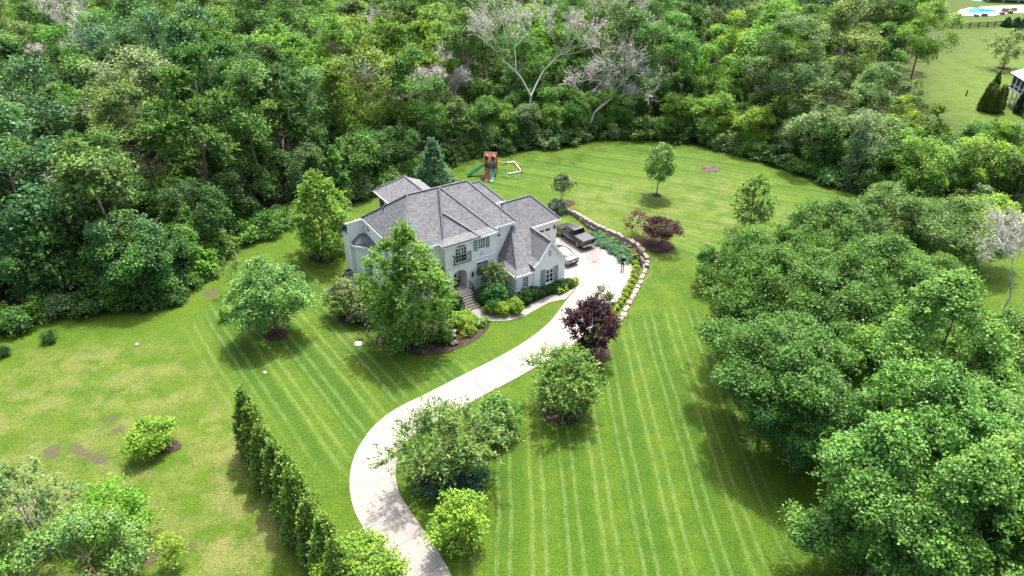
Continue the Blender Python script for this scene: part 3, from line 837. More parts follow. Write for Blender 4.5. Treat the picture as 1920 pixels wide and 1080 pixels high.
# garage doors
for (a, b_) in ((7.0, 10.7),):
    mb = MB(); mb.box(a, b_, 8.54, 8.6, 0.06, 2.35); gd = mb.build('garage_door', M['garage'], house)
    for i in range(3):
        mb = MB(); mb.box(a + .03, b_ - .03, 8.515, 8.54, .1 + i * .56, .1 + i * .56 + .5); mb.build('door_panel', M['garage'], gd)
    mb = MB()
    for i in range(4):
        x = a + .25 + i * (b_ - a - .2) / 4
        mb.box(x, x + .65, 8.52, 8.54, 1.88, 2.18)
    mb.build('door_glass', M['glass'], gd)
    mb = MB(); mb.box(a - .14, a, 8.52, 8.6, 0, 2.5); mb.box(b_, b_ + .14, 8.52, 8.6, 0, 2.5); mb.box(a, b_, 8.52, 8.6, 2.36, 2.5); mb.build('door_surround', M['trim'], gd)
mb = MB(); mb.loft([[(11.2 + r * math.cos(a), 8.42 + r * math.sin(a), z) for a in [k * math.pi / 3 for k in range(6)]] for r, z in ((.03, 1.85), (.11, 1.95), (.14, 2.3), (.03, 2.5))], True, False); mb.build('wall_lantern', M['iron'], house)
# downspouts and gutters
for (x, y, z) in ((-11.3, 13.6, 7.0), (-0.45, 3.22, 7.0), (-13.2, 13.8, 7.0), (6.35, 0.0, 3.4)):
    mb = MB(); mb.box(x - .05, x + .05, y - .08, y + .02, 0, z); mb.build('downspout', M['trim'], house)

# ------------------------------------------------------------------ retaining wall, stone by stone
rw_ = thing('stone_retaining_wall', 'curved tan stone block retaining wall beside the parking court', 'wall', (0, 0, 0))
plen = [0.0]
for a, b_ in zip(WALL, WALL[1:]): plen.append(plen[-1] + (Vector((b_.x, b_.y)) - Vector((a.x, a.y))).length)
def wall_at(s):
    s = max(0, min(plen[-1] - 1e-4, s))
    for i in range(len(plen) - 1):
        if plen[i + 1] >= s:
            t = (s - plen[i]) / max(1e-6, plen[i + 1] - plen[i]); a, b_ = WALL[i], WALL[i + 1]
            return a.lerp(b_, t), (b_ - a).normalized()
rs = random.Random(5)
def stone_mesh(L, D, Hh, sd):
    r = random.Random(sd)
    bm = bmesh.new()
    bmesh.ops.create_cube(bm, size=1.0)
    bmesh.ops.subdivide_edges(bm, edges=bm.edges[:], cuts=1, use_grid_fill=True)
    for v in bm.verts:
        v.co.x *= L; v.co.y *= D; v.co.z *= Hh
        k = sum(1 for c, m in zip(v.co, (L, D, Hh)) if abs(abs(c) - m / 2) < 1e-4)
        f = {1: 1.0, 2: .93, 3: .84}.get(k, 1)
        v.co.x *= f; v.co.y *= f
        v.co.z *= (f if k == 3 else 1) if v.co.z > 0 else 1
        v.co += Vector((r.uniform(-.06, .06), r.uniform(-.06, .06), r.uniform(-.035, .035)))
    me = bpy.data.meshes.new('stone'); bm.to_mesh(me); bm.free()
    me.materials.append(M['stone'])
    return me
s_pos = 0.0
while s_pos < plen[-1] - .3:
    L = rs.uniform(.8, 1.45)
    p, dvec = wall_at(s_pos + L / 2)
    h = p.z
    nc = max(1, int(round(h / .45)))
    ang = math.atan2(dvec.y, dvec.x)
    nrm = Vector((-dvec.y, dvec.x, 0)).normalized()
    for c in range(nc):
        ch = h / nc
        parts = 1 if rs.random() < .7 or nc == 1 else 2
        for q in range(parts):
            LL = L / parts
            pp, _ = wall_at(s_pos + LL * (q + .5))
            o = bpy.data.objects.new('stone', stone_mesh(LL + .02, 0.58 + (nc - 1 - c) * .1 + rs.uniform(-.1, .1), ch + .05, rs.randint(0, 99999)))
            COL.objects.link(o); o.parent = rw_
            q_ = pp + nrm * (0.16 - (nc - 1 - c) * .1 + rs.uniform(-.08, .08))
            o.location = (q_.x, q_.y, ch * (c + .5) + rs.uniform(-.02, .04)); o.rotation_euler = (rs.uniform(-.05, .05), rs.uniform(-.05, .05), ang + rs.uniform(-.07, .07))
    s_pos += L + .03

# stepping stones by the big tree
garden_steps = thing('garden_stone_steps', 'short flight of square stone blocks in the bed beside the front steps', 'steps', (*gp(850, 640), 0))
for i, (x, y) in enumerate(((851.5, 646), (848.5, 634), (850, 626), (849, 616), (845, 608))):
    q = gp(x, y); o = bpy.data.objects.new('stone', stone_mesh(.75, .5, .3, 40 + i)); COL.objects.link(o); o.parent = garden_steps
    o.location = (q[0] - garden_steps.location.x, q[1] - garden_steps.location.y, .2 + .06 * i); o.rotation_euler = (0, 0, .5 + .1 * i)

# ------------------------------------------------------------------ vehicles
def ring(x, pts): return [(x, y, z) for y, z in pts]
def wheel(parent, x, y, r=.4, w=.27):
    s = 1 if y > 0 else -1
    mb = MB(); n = 20
    prof = [(w / 2, r * .6), (w / 2, r * .92), (w / 2 - .05, r), (-w / 2 + .05, r), (-w / 2, r * .92), (-w / 2, r * .6)]
    rings = [[(x + rr * math.cos(2 * math.pi * k / n), y + d_, r + rr * math.sin(2 * math.pi * k / n)) for k in range(n)] for d_, rr in prof]
    mb.loft(rings); o = mb.build('wheel', M['rubber'], parent)
    mb = MB()
    for k in range(6):
        a = 2 * math.pi * k / 6
        mb.bar((x, y + s * (w / 2 - .0), r), (x + r * .62 * math.cos(a), y + s * (w / 2 - .0), r + r * .62 * math.sin(a)), .11, .05)
    mb.tube([(x + r * .63 * math.cos(2 * math.pi * k / 16), y + s * (w / 2 - .0), r + r * .63 * math.sin(2 * math.pi * k / 16)) for k in range(17)], .035, 6)
    mb.build('rim', M['alloy'], o)
def section(x, w, zlo, zmid, zhi, wt):
    """rounded body section, half width w at mid, wt at top"""
    h = [(w * .93, zlo), (w, zlo + .12), (w, zmid), (w * .985, zhi - .08), (wt, zhi)]
    return [(x, -y, z) for y, z in h] + [(x, y, z) for y, z in reversed(h)]

def truck(loc, rz):
    t = thing('pickup_truck', 'charcoal crew cab pickup truck parked by the garage end', 'truck', loc, rz)
    b = MB()
    b.loft([section(-2.95, .92, .55, .8, 1.22, .9), section(-2.88, .99, .42, .8, 1.3, .96), section(-1.2, 1.0, .42, .8, 1.3, .97), section(-.95, 1.0, .42, .8, 1.28, .95), section(1.1, 1.0, .42, .8, 1.26, .95),
            section(1.5, 1.0, .42, .8, 1.22, .93), section(2.5, .98, .45, .8, 1.14, .86), section(2.85, .92, .5, .75, 1.0, .8)], True, False)
    b.build('body', M['truck_paint'], t, .03)
    c = MB()
    def cs(x, wb, zb, wt, zt): return [(x, -wb, zb), (x, -wt, zt - .06), (x, -wt + .1, zt), (x, wt - .1, zt), (x, wt, zt - .06), (x, wb, zb)]
    c.loft([cs(-1.02, .93, 1.2, .93, 1.25), cs(-.78, .93, 1.2, .76, 1.9), cs(-.3, .94, 1.2, .79, 1.95), cs(.6, .94, 1.2, .78, 1.93), cs(1.45, .92, 1.15, .9, 1.22)], True, False)
    c.build('cab', M['truck_paint'], t, .03)
    def quad(name, pts, mat, th=.012):
        mb = MB(); P = [Vector(p) for p in pts]; n = (P[1] - P[0]).cross(P[2] - P[0]).normalized()
        k = len(P); mb.add([p + n * th for p in P] + [p - n * .01 for p in P], [tuple(range(k))] + [(i, k + i, k + (i + 1) % k, (i + 1) % k) for i in range(k)])
        return mb.build(name, M[mat], t)
    quad('rear_window', [(-.99, .8, 1.33), (-.99, -.8, 1.33), (-.815, -.68, 1.8), (-.815, .68, 1.8)], 'car_glass')
    quad('windscreen', [(1.42, -.82, 1.26), (1.42, .82, 1.26), (.68, .7, 1.87), (.68, -.7, 1.87)], 'car_glass')
    for s in (1, -1):
        for (x0, x1) in ((-.72, .12), (.22, .95)):
            p = [(x0, s * .925, 1.32), (x1, s * .925, 1.3), (min(x1, .62), s * .80, 1.82), (x0 + .08, s * .80, 1.82)]
            quad('side_window', p if s < 0 else p[::-1], 'car_glass', .02)
        mb = MB(); mb.box(1.05, 1.2, s * 1.0 - .02 if s > 0 else -1.22, 1.22 if s > 0 else -.98, 1.25, 1.45); mb.build('wing_mirror', M['black_plastic'], t, .02)
        mb = MB(); mb.box(-.95, 1.2, s * 1.0 - .015, s * 1.0 + .015, .68, .74); mb.build('side_moulding', M['alloy'], t)
        mb = MB(); mb.box(-2.93, -2.7, s * .86 - .12, s * .86 + .135, .88, 1.24); mb.build('tail_light', M['red_lens'], t, .02)
        for x in (-1.85, 1.75): wheel(t, x, s * .86)
        for x in (-1.85, 1.75):
            mb = MB(); mb.tube([(x + .47 * math.cos(a), s * .995, .4 + .47 * math.sin(a)) for a in [k * math.pi / 10 for k in range(11)]], .035, 6)
            mb.build('wheel_arch', M['black_plastic'], t)
    mb = MB(); mb.box(-2.86, -1.05, -.9, .9, 1.285, 1.33); tn = mb.build('tonneau_cover', M['tonneau'], t, .015)
    mb = MB(); mb.box(-1.5, -1.47, -.9, .9, 1.332, 1.34); mb.box(-2.2, -2.17, -.9, .9, 1.332, 1.34); mb.build('fold_seam', M['black_plastic'], tn)
    mb = MB(); mb.box(-.5, .5, -.45, .45, 1.935, 1.955); mb.build('sunroof', M['car_glass'], t)
    mb = MB(); mb.box(-3.08, -2.86, -.95, .95, .5, .72); mb.build('rear_bumper', M['grey_metal'], t, .03)
    mb = MB(); mb.box(-2.975, -2.955, -.7, .7, .8, 1.2); mb.build('tailgate_panel', M['truck_paint'], t, .01)
    mb = MB(); mb.box(-3.1, -3.08, -.16, .16, .54, .7); mb.build('number_plate', M['plate'], t)
    mb = MB(); mb.box(2.8, 2.95, -.9, .9, .5, .72); mb.build('front_bumper', M['grey_metal'], t, .03)
    return t
ub = hw(13.7, 7.5)
truck((ub.x, ub.y, ST), HA + math.pi / 2)

def sedan(loc, rz):
    t = thing('sedan', 'silver grey four door saloon car beside the gabled wing', 'car', loc, rz)
    b = MB()
    b.loft([section(-2.42, .78, .42, .65, .88, .7), section(-2.3, .88, .3, .65, .98, .78), section(-1.4, .92, .25, .65, .98, .84), section(0, .92, .25, .65, .94, .86), section(1.2, .92, .25, .62, .93, .84), section(2.0, .88, .27, .58, .82, .74), section(2.42, .74, .35, .55, .68, .6)], True, True)
    b.build('body', M['sedan_paint'], t)
    c = MB()
    def cs(x, wb, zb, wt, zt): return [(x, -wb, zb), (x, -(wb + wt) / 2 - .04, (zb + zt) / 2), (x, -wt, zt - .07), (x, -wt + .2, zt), (x, wt - .2, zt), (x, wt, zt - .07), (x, (wb + wt) / 2 + .04, (zb + zt) / 2), (x, wb, zb)]
    c.loft([cs(-1.75, .78, .9, .74, .97), cs(-1.0, .82, .9, .62, 1.33), cs(-.35, .84, .9, .62, 1.42), cs(.25, .84, .9, .62, 1.4), cs(1.25, .8, .88, .76, .95)], True, True)
    c.build('roof_shell', M['sedan_paint'], t)
    def strip(name, pts, mat, th=.02):
        mb = MB(); P = [Vector(p) for p in pts]; n = (P[1] - P[0]).cross(P[2] - P[0]).normalized()
        k = len(P); mb.add([p + n * th for p in P] + [p - n * .02 for p in P], [tuple(range(k))] + [(i, k + i, k + (i + 1) % k, (i + 1) % k) for i in range(k)])
        return mb.build(name, M[mat], t)
    strip('rear_window', [(-1.66, .62, 1.02), (-1.66, -.62, 1.02), (-1.08, -.5, 1.305), (-1.08, .5, 1.305)], 'sedan_glass', .022)
    strip('windscreen', [(1.12, -.64, 1.02), (1.12, .64, 1.02), (.4, .5, 1.375), (.4, -.5, 1.375)], 'car_glass', .03)
    for s in (1, -1):
        for x0, x1, x2, x3 in ((-1.25, -.25, -.25, -.85), (-.17, .85, .3, -.17)):
            p = [(x0, s * .835, .98), (x1, s * .85, .98), (x2, s * .685, 1.33), (x3, s * .685, 1.31)]
            strip('side_window', p if s < 0 else p[::-1], 'car_glass', .035)
        mb = MB(); mb.box(.75, .9, min(s * .86, s * 1.02), max(s * .86, s * 1.02), .95, 1.07); mb.build('wing_mirror', M['sedan_paint'], t, .03)
        mb = MB(); mb.box(-2.4, -2.12, s * .64 - .2, s * .64 + .2, .76, .87); mb.build('tail_light', M['red_lens'], t, .02)
        for x in (-1.45, 1.45): wheel(t, x, s * .8, .33, .22)
    mb = MB(); mb.box(-2.45, -2.41, -.2, .2, .6, .72); mb.build('number_plate', M['plate'], t)
    mb = MB(); mb.box(-2.44, -2.3, -.72, .72, .3, .46); mb.build('rear_bumper', M['black_plastic'], t, .02)
    return t
M['sedan_glass'] = glass_mat('tinted_rear_glass', (0.10, 0.13, 0.14))
us = hw(9.55, 4.75)
sedan((us.x, us.y, ST), HA + math.pi / 2 + R(2))

# ------------------------------------------------------------------ person
def person(loc, rz):
    t = thing('person', 'person in navy top and black trousers standing on the court, hands together', 'person', loc, rz)
    J = {'pel': (0, 0, .95), 'wst': (0, 0, 1.1), 'chs': (.01, 0, 1.33), 'nck': (.02, 0, 1.5), 'nk2': (.04, 0, 1.56), 'hd': (.06, 0, 1.66), 'hd2': (.055, 0, 1.75)}
    E_ = [('pel', 'wst'), ('wst', 'chs'), ('chs', 'nck'), ('nck', 'nk2'), ('nk2', 'hd'), ('hd', 'hd2')]
    RR = {'pel': .15, 'wst': .14, 'chs': .165, 'nck': .075, 'nk2': .055, 'hd': .095, 'hd2': .07}
    for s, k in ((1, 'l'), (-1, 'r')):
        J.update({k + 'hip': (0, s * .1, .9), k + 'kn': (.03 * s, s * .115, .5), k + 'an': (-.02 + .03 * s, s * .12, .09), k + 'toe': (.14 + .03 * s, s * .14, .04),
                  k + 'sh': (0, s * .19, 1.42), k + 'el': (.04, s * .25, 1.15), k + 'wr': (.25, s * .1, 1.1), k + 'hn': (.31, s * .06, 1.1)})
        RR.update({k + 'hip': .1, k + 'kn': .07, k + 'an': .05, k + 'toe': .045, k + 'sh': .075, k + 'el': .05, k + 'wr': .032, k + 'hn': .035})
        E_ += [('pel', k + 'hip'), (k + 'hip', k + 'kn'), (k + 'kn', k + 'an'), (k + 'an', k + 'toe'), ('chs', k + 'sh'), (k + 'sh', k + 'el'), (k + 'el', k + 'wr'), (k + 'wr', k + 'hn')]
        for f in range(5):
            a = (.31, s * (.06 + .0), 1.1)
            if f < 4:
                J[k + 'f%d' % f] = (.37 + .01 * (f % 2), s * .03, 1.13 - .022 * f); RR[k + 'f%d' % f] = .01
            else:
                J[k + 'f4'] = (.33, s * .01, 1.14); RR[k + 'f4'] = .011
            E_.append((k + 'hn', k + 'f%d' % f))
    names = list(J); me = bpy.data.meshes.new('body')
    me.from_pydata([J[n] for n in names], [(names.index(a), names.index(b_)) for a, b_ in E_], [])
    o = bpy.data.objects.new('body', me); COL.objects.link(o); o.parent = t
    sk = o.modifiers.new('skin', 'SKIN')
    for i, n in enumerate(names):
        me.skin_vertices[0].data[i].radius = (RR[n], RR[n] * (1.15 if n in ('pel', 'wst', 'chs') else 1)); me.skin_vertices[0].data[i].use_root = (n == 'pel')
    o.modifiers.new('sub', 'SUBSURF').levels = 1; o.modifiers['sub'].render_levels = 2
    tt = NT('clothed_body'); sp = tt.n('ShaderNodeSeparateXYZ'); tt.l(tt.pos(), sp.inputs[0])
    Z, X_ = sp.outputs[2], sp.outputs[0]
    c = tt.mix(tt.math('GREATER_THAN', Z, .98), (.012, .012, .014, 1), (.018, .022, .035, 1))
    skin = tt.math('MAXIMUM', tt.math('GREATER_THAN', Z, 1.545), tt.math('MULTIPLY', tt.math('GREATER_THAN', X_, .17), tt.math('GREATER_THAN', Z, .9)))
    c = tt.mix(skin, c, (.45, .27, .19, 1))
    c = tt.mix(tt.math('LESS_THAN', Z, .085), c, (.03, .025, .02, 1))
    o.data.materials.append(tt.done(tt.bsdf(c, .85, .15)))
    mb = MB()
    n = 12
    mb.loft([[(.045 + r * 1.1 * math.cos(2 * math.pi * k / n) + dx, r * .92 * math.sin(2 * math.pi * k / n), z) for k in range(n)] for r, z, dx in ((.104, 1.71, 0), (.108, 1.76, 0), (.09, 1.81, 0), (.045, 1.84, 0), (.01, 1.845, 0))])
    mb.build('cap', M['cap'], t)
    mb = MB(); mb.tube([(.16, 0, 1.665), (.175, 0, 1.655)], [.018, .012], 6); mb.build('nose', M['skin'], t)
    mb = MB(); mb.box(.33, .42, -.07, .07, 1.08, 1.12); mb.build('remote_control', M['white_plastic'], t, .01)
    return t
pp_ = gp(1167, 506)
person((pp_[0], pp_[1], ST), R(-70))

# ------------------------------------------------------------------ play set
def playset():
    c = gp(921, 328)
    t = thing('play_set', 'red cedar play tower with two green slides and a swing beam', 'play set', (c[0], c[1], 0), R(-10))
    t.scale = (.9, .9, .9)
    # local: -y toward the camera
    w = .85
    for sx in (-w, w):
        for sy in (-w, w):
            mb = MB(); mb.box(sx - .06, sx + .06, sy - .06, sy + .06, 0, 3.0); mb.build('post', M['cedar'], t)
    for i in range(9):
        x = -w + 2 * w * i / 8
        mb = MB(); mb.box(x - .09, x + .09, -w, w, 1.5, 1.55); mb.build('deck_board', M['cedar'], t)
    for i in range(8):
        for y in (-w - .05, w + .05):
            if y < 0 and 1 < i < 7: continue
            x = -w + .1 + 2 * (w - .1) * i / 7
            mb = MB(); mb.box(x - .05, x + .05, y - .015, y + .015, 1.55, 2.2); mb.build('baluster', M['cedar'], t)
    for y in (-w - .05, w + .05):
        mb = MB(); mb.bar((-w, y, 2.25), (w, y, 2.25), .09); mb.build('rail', M['cedar'], t)
    for x in (-w - .04, w + .04):
        mb = MB(); mb.bar((x, -w, 2.25), (x, w, 2.25), .09); mb.bar((x, -w, 1.45), (x, w, 1.45), .12); mb.build('rail', M['cedar'], t)
    # roof: two slopes, ridge along x, low slope toward the camera in paler boards with two windows
    for s, mt in ((-1, 'roof_wood'), (1, 'cedar')):
        for i in range(6):
            a = i / 6; b_ = (i + 1) / 6
            ya, yb = s * (1.25 * (1 - a)), s * (1.25 * (1 - b_)); za, zb = 2.85 + 1.25 * a, 2.85 + 1.25 * b_
            mb = MB(); mb.slab3([(-1.1, ya, za), (1.1, ya, za), (1.1, yb, zb + .02), (-1.1, yb, zb + .02)], .04); mb.build('roof_board', M[mt], t)
    for x in (-.55, .55):
        mb = MB(); mb.box(x - .28, x + .28, -1.1, -.5, 3.2, 3.62); d_ = mb.build('dormer', M['cedar'], t)
        mb = MB(); mb.slab3([(x - .36, -1.2, 3.6), (x, -1.2, 3.92), (x, -.3, 3.92), (x - .36, -.3, 3.6)], .04); mb.slab3([(x + .36, -1.2, 3.6), (x, -1.2, 3.92), (x, -.3, 3.92), (x + .36, -.3, 3.6)], .04); mb.build('dormer_roof', M['roof_wood'], d_)
    for y in (-.0,):
        for x in (-1.05, 1.05):
            mb = MB(); mb.bar((x, -1.2, 2.85), (x, 0, 4.1), .1); mb.bar((x, 1.2, 2.85), (x, 0, 4.1), .1)
            mb.build('gable_frame', M['cedar'], t)
    def slide(path, name='slide'):
        mb = MB(); rings = []
        P = catmull(path, 6)
        for i, p in enumerate(P):
            tv = P[min(i + 1, len(P) - 1)] - P[max(0, i - 1)]
            side = Vector((-tv.y, tv.x, 0)).normalized(); up = Vector((0, 0, 1))
            pr = [(-.30, .18), (-.30, -.03), (.30, -.03), (.30, .18), (.25, .18), (.25, .02), (-.25, .02), (-.25, .18)]
            rings.append([p + side * a + up * b_ for a, b_ in pr])
        mb.loft(rings, True, False); return mb.build(name, M['slide'], t)
    slide([Vector((.62, -.85, 1.55)), Vector((.64, -1.3, 1.3)), Vector((.66, -2.1, .7)), Vector((.68, -2.9, .22)), Vector((.68, -3.3, .12))])
    slide([Vector((-.85, .2, 1.7)), Vector((-1.4, .0, 1.5)), Vector((-2.3, -.5, .95)), Vector((-3.1, -1.0, .4)), Vector((-3.8, -1.4, .14))])
    mb = MB(); mb.slab3([(-.6, -.88, 1.5), (.15, -.88, 1.5), (.15, -2.7, .06), (-.6, -2.7, .06)], .06); rp = mb.build('climbing_ramp', M['panel_orange'], t)
    for i in range(5):
        mb = MB(); y = -1.1 - i * .33; z = 1.5 - (-.88 - y) * 1.44 / 1.82; mb.bar((-.5, y, z + .04), (.05, y, z + .04), .05); mb.build('cleat', M['cedar'], rp)
    ld = MB()
    for x in (-1.35, -.75): ld.bar((x, -1.75, 0), (x, -.85, 1.5), .08)
    ld.build('ladder_stringer', M['cedar'], t)
    for i in range(5):
        z = .25 + i * .28; y = -1.75 + z / 1.5 * .9
        mb = MB(); mb.bar((-1.35, y, z), (-.75, y, z), .1, .05); mb.build('rung', M['timber'], t)
    mb = MB(); mb.bar((w, .1, 2.35), (4.9, 0.1, 2.35), .1, .15); mb.build('swing_beam', M['beam'], t)
    mb = MB(); mb.bar((4.8, .1, 2.35), (5.1, -1.3, 0), .1); mb.build('frame_leg', M['beam'], t)
    mb = MB(); mb.bar((4.8, .1, 2.35), (5.1, 1.4, 0), .1); mb.build('frame_leg', M['beam'], t)
    for x in (2.2, 3.7):
        mb = MB()
        for dx in (-.22, .22): mb.bar((x + dx, .1, 2.3), (x + dx, .1, .5), .02)
        sw = mb.build('swing_rope', M['iron'], t)
        mb = MB(); mb.box(x - .25, x + .25, 0, .2, .46, .5); mb.build('swing_seat', M['slide'], sw)
    mb = MB(); mb.box(-.35, .35, -.3, .3, 1.56, 2.0); mb.build('play_panel', M['umbrella'], t)
    return t
ps_ = playset()
def timber(name, a, b_, label):
    a = gp(*a); b_ = gp(*b_); mb = MB(); mb.bar((a[0], a[1], .12), (b_[0], b_[1], .12), .22, .24)
    tag(mb.build(name, M['timber'], None, .01), label, 'timber', 'timber edging of the swing bed')
timber('timber_edging', (964, 305), (977, 322), 'weathered timber edging at the far end of the swing bed')
timber('timber_edging', (977.5, 323), (952, 328), 'weathered timber edging along the near side of the swing bed')
timber('timber_edging', (963, 304.5), (941, 308.5), 'weathered timber edging along the back of the swing bed')
#SECTION3
# ------------------------------------------------------------------ vegetation generators
def unit(a): return a / np.maximum(np.linalg.norm(a, axis=-1, keepdims=True), 1e-9)

SHAPES = {
    'oak': lambda t: np.sin(np.pi * (0.13 + 0.80 * t)) ** 0.75,
    'egg': lambda t: np.sin(np.pi * np.clip(t, 0.02, 0.99) ** 0.72) ** 0.8,
    'cone': lambda t: np.minimum((1 - t) ** 0.8 * 1.05, (t + 0.05) * 6) + 0.03,
    'vase': lambda t: np.sin(np.pi * np.clip(t, 0.03, .995) ** 1.35) ** 0.75,
    'dome': lambda t: np.sqrt(np.clip(1 - (t * .98) ** 2, 0, 1)),
    'ball': lambda t: np.sqrt(np.clip(1 - (2 * t - .9) ** 2 / 1.21, 0.02, 1)),
    'column': lambda t: np.minimum(np.clip(1 - t ** 1.5, 0, 1) ** 0.75 + 0.02, .75 + t * 2),
}

def quads(p, tdir, n, length, width, fold=0.18):
    b = unit(np.cross(n, tdir))
    l = length[:, None]; w = width[:, None]
    v0 = p - tdir * l * .5
    v2 = p + tdir * l * .5
    s = p + n * l * fold * .6
    v1 = s + b * w * .5 + tdir * l * .06
    v3 = s - b * w * .5 + tdir * l * .06
    V = np.stack([v0, v1, v2, v3], 1).reshape(-1, 3)
    F = np.arange(len(p) * 4).reshape(-1, 4)
    return V, F

def clump_centres(r, n, H, R_, cb, shape, shell=.5, lobes=.2, big=0):
    if big:                                   # crown built from big boughs with deep gaps between them
        B, tb = clump_centres(r, big, H - .25 * R_, R_ * .80, cb + .12 * R_, shape, .35, lobes * .6)
        lr = R_ * r.uniform(.26, .46, len(B)) * np.where(tb > .85, .8, 1)
        j = r.integers(0, len(B), n)
        o_ = B.copy(); o_[:, 2] = (B[:, 2] - (cb + .35 * (H - cb))) * .5
        o_ = unit(o_)
        dd = unit(r.normal(size=(n, 3)) + np.array([0, 0, .55]) + o_[j] * .7)
        P = B[j] + dd * (lr[j] * r.uniform(.6, 1.05, n))[:, None] * np.array([1, 1, .8])
        return P, np.clip((P[:, 2] - cb) / (H - cb), 0, 1)
    t = r.random(n * 3)
    f = SHAPES[shape](t)
    keep = r.random(n * 3) < np.clip(f, .12, 1)
    t = t[keep][:n]; f = f[keep][:n]
    th = r.random(len(t)) * 2 * np.pi
    ph = r.random(4) * 6.28
    lob = 1 + lobes * np.sin(2 * th + ph[0] + 3 * t) + lobes * .8 * np.sin(3 * th + ph[1] - 5 * t) + lobes * .5 * np.sin(5 * th + ph[2] + 9 * t)
    rad = R_ * f * lob * (1 - shell * r.random(len(t)) ** 1.6)
    z = cb + (H - cb) * t
    return np.stack([rad * np.cos(th), rad * np.sin(th), z], 1), t

def crown_clump(seed, H, R_, cb, shape, ncl, rcl, nleaf, leaf, flat=.7, up=.55, shell=.5, lobes=.2, ratio=.62, sprays=0.0, big=0):
    r = np.random.default_rng(seed)
    C, t = clump_centres(r, ncl, H - rcl * .5, max(.1, R_ - rcl * .7), cb + rcl * .5, shape, shell, lobes, big)
    n = len(C)
    rc = rcl * r.uniform(.42, 1.5, n)
    ct = r.random(n)
    out = C.copy(); out[:, 2] = (C[:, 2] - (cb + .4 * (H - cb))) * .6
    out = unit(out)
    per = 11
    q = np.repeat(np.arange(n), np.maximum(3, (nleaf / per * (rc / rcl) ** 2).astype(int)))      # sprigs of each clump
    sd = unit(r.normal(size=(len(q), 3)) + np.array([0, 0, up * 1.5]) + out[q] * .7)
    srad = rc[q] * np.where(r.random(len(q)) < .25, r.uniform(1.0, 1.45, len(q)), r.uniform(.6, 1.05, len(q)))
    sp = C[q] + sd * srad[:, None] * np.array([1, 1, flat])
    sn = unit(sd * .8 + r.normal(size=sd.shape) * .35 + np.array([0, 0, .55]))
    st = r.random(len(q))
    g = np.repeat(np.arange(len(q)), per); k = q[g]
    off = r.normal(size=(len(g), 3)) * np.minimum(leaf * 1.15, rc[k] * .4)[:, None]
    off -= sn[g] * np.sum(off * sn[g], 1, keepdims=True) * .6
    pos = sp[g] + off
    nn = unit(sn[g] + r.normal(size=pos.shape) * .38)
    td = unit(np.cross(nn, r.normal(size=pos.shape)) + sd[g] * .5 + np.array([0, 0, -.2]))
    nn = unit(nn - td * np.sum(nn * td, 1, keepdims=True))
    L = leaf * r.uniform(.45, 1.5, len(k))
    V, F = quads(pos, td, nn, L, L * ratio * r.uniform(.8, 1.25, len(k)))
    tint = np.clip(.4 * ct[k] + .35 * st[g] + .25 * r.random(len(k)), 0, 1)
    if sprays:
        V2, F2, t2, _ = crown_feather(seed + 7, H + .3, R_ + .4, cb, shape, int(ncl * sprays * 2), rcl * 1.1, 6, 9, leaf * 1.1, lobes=lobes, shell=.3, big=big)
        F = np.concatenate([F, F2 + len(V)]); V = np.concatenate([V, V2]); tint = np.concatenate([tint, t2])
    return V, F, tint, C

def crown_feather(seed, H, R_, cb, shape, ncl, tl, ntwig, nleaf, leaf, droop=.35, up=.35, shell=.6, lobes=.2, ratio=.42, C=None, big=0):
    """sprays: twigs leave each branch tip and bow, leaves along them"""
    r = np.random.default_rng(seed)
    if C is None: C, t = clump_centres(r, ncl, H - tl * .4, max(.1, R_ - tl * .6), cb, shape, shell, lobes, big)
    n = len(C); ct = r.random(n)
    out = C - np.array([C[:, 0].mean() * .5, C[:, 1].mean() * .5, 0]); out[:, 2] = (C[:, 2] - (cb + .3 * (H - cb))) * .9
    out = unit(out)
    k = np.repeat(np.arange(n), ntwig)
    d_ = unit(r.normal(size=(len(k), 3)) * .75 + out[k] * 1.0 + np.array([0, 0, up]))
    Lt = tl * r.uniform(.5, 1.25, len(k))
    kk = np.repeat(np.arange(len(k)), nleaf)
    s = r.random(len(kk))
    pos = C[k][kk] + d_[kk] * (Lt[kk] * s)[:, None]
    pos[:, 2] -= droop * Lt[kk] * s ** 2
    pos += r.normal(size=pos.shape) * leaf * .28
    td = unit(d_[kk] + r.normal(size=pos.shape) * .65 - np.array([0, 0, 1]) * (droop * s)[:, None])
    nn = unit(r.normal(size=pos.shape) * .6 + np.array([0, 0, 1.0]) + out[k][kk] * .3)
    nn = unit(nn - td * np.sum(nn * td, 1, keepdims=True))
    L = leaf * r.uniform(.65, 1.4, len(kk))
    V, F = quads(pos, td, nn, L, L * ratio * r.uniform(.8, 1.3, len(kk)))
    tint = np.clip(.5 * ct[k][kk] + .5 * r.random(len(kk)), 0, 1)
    return V, F, tint, C

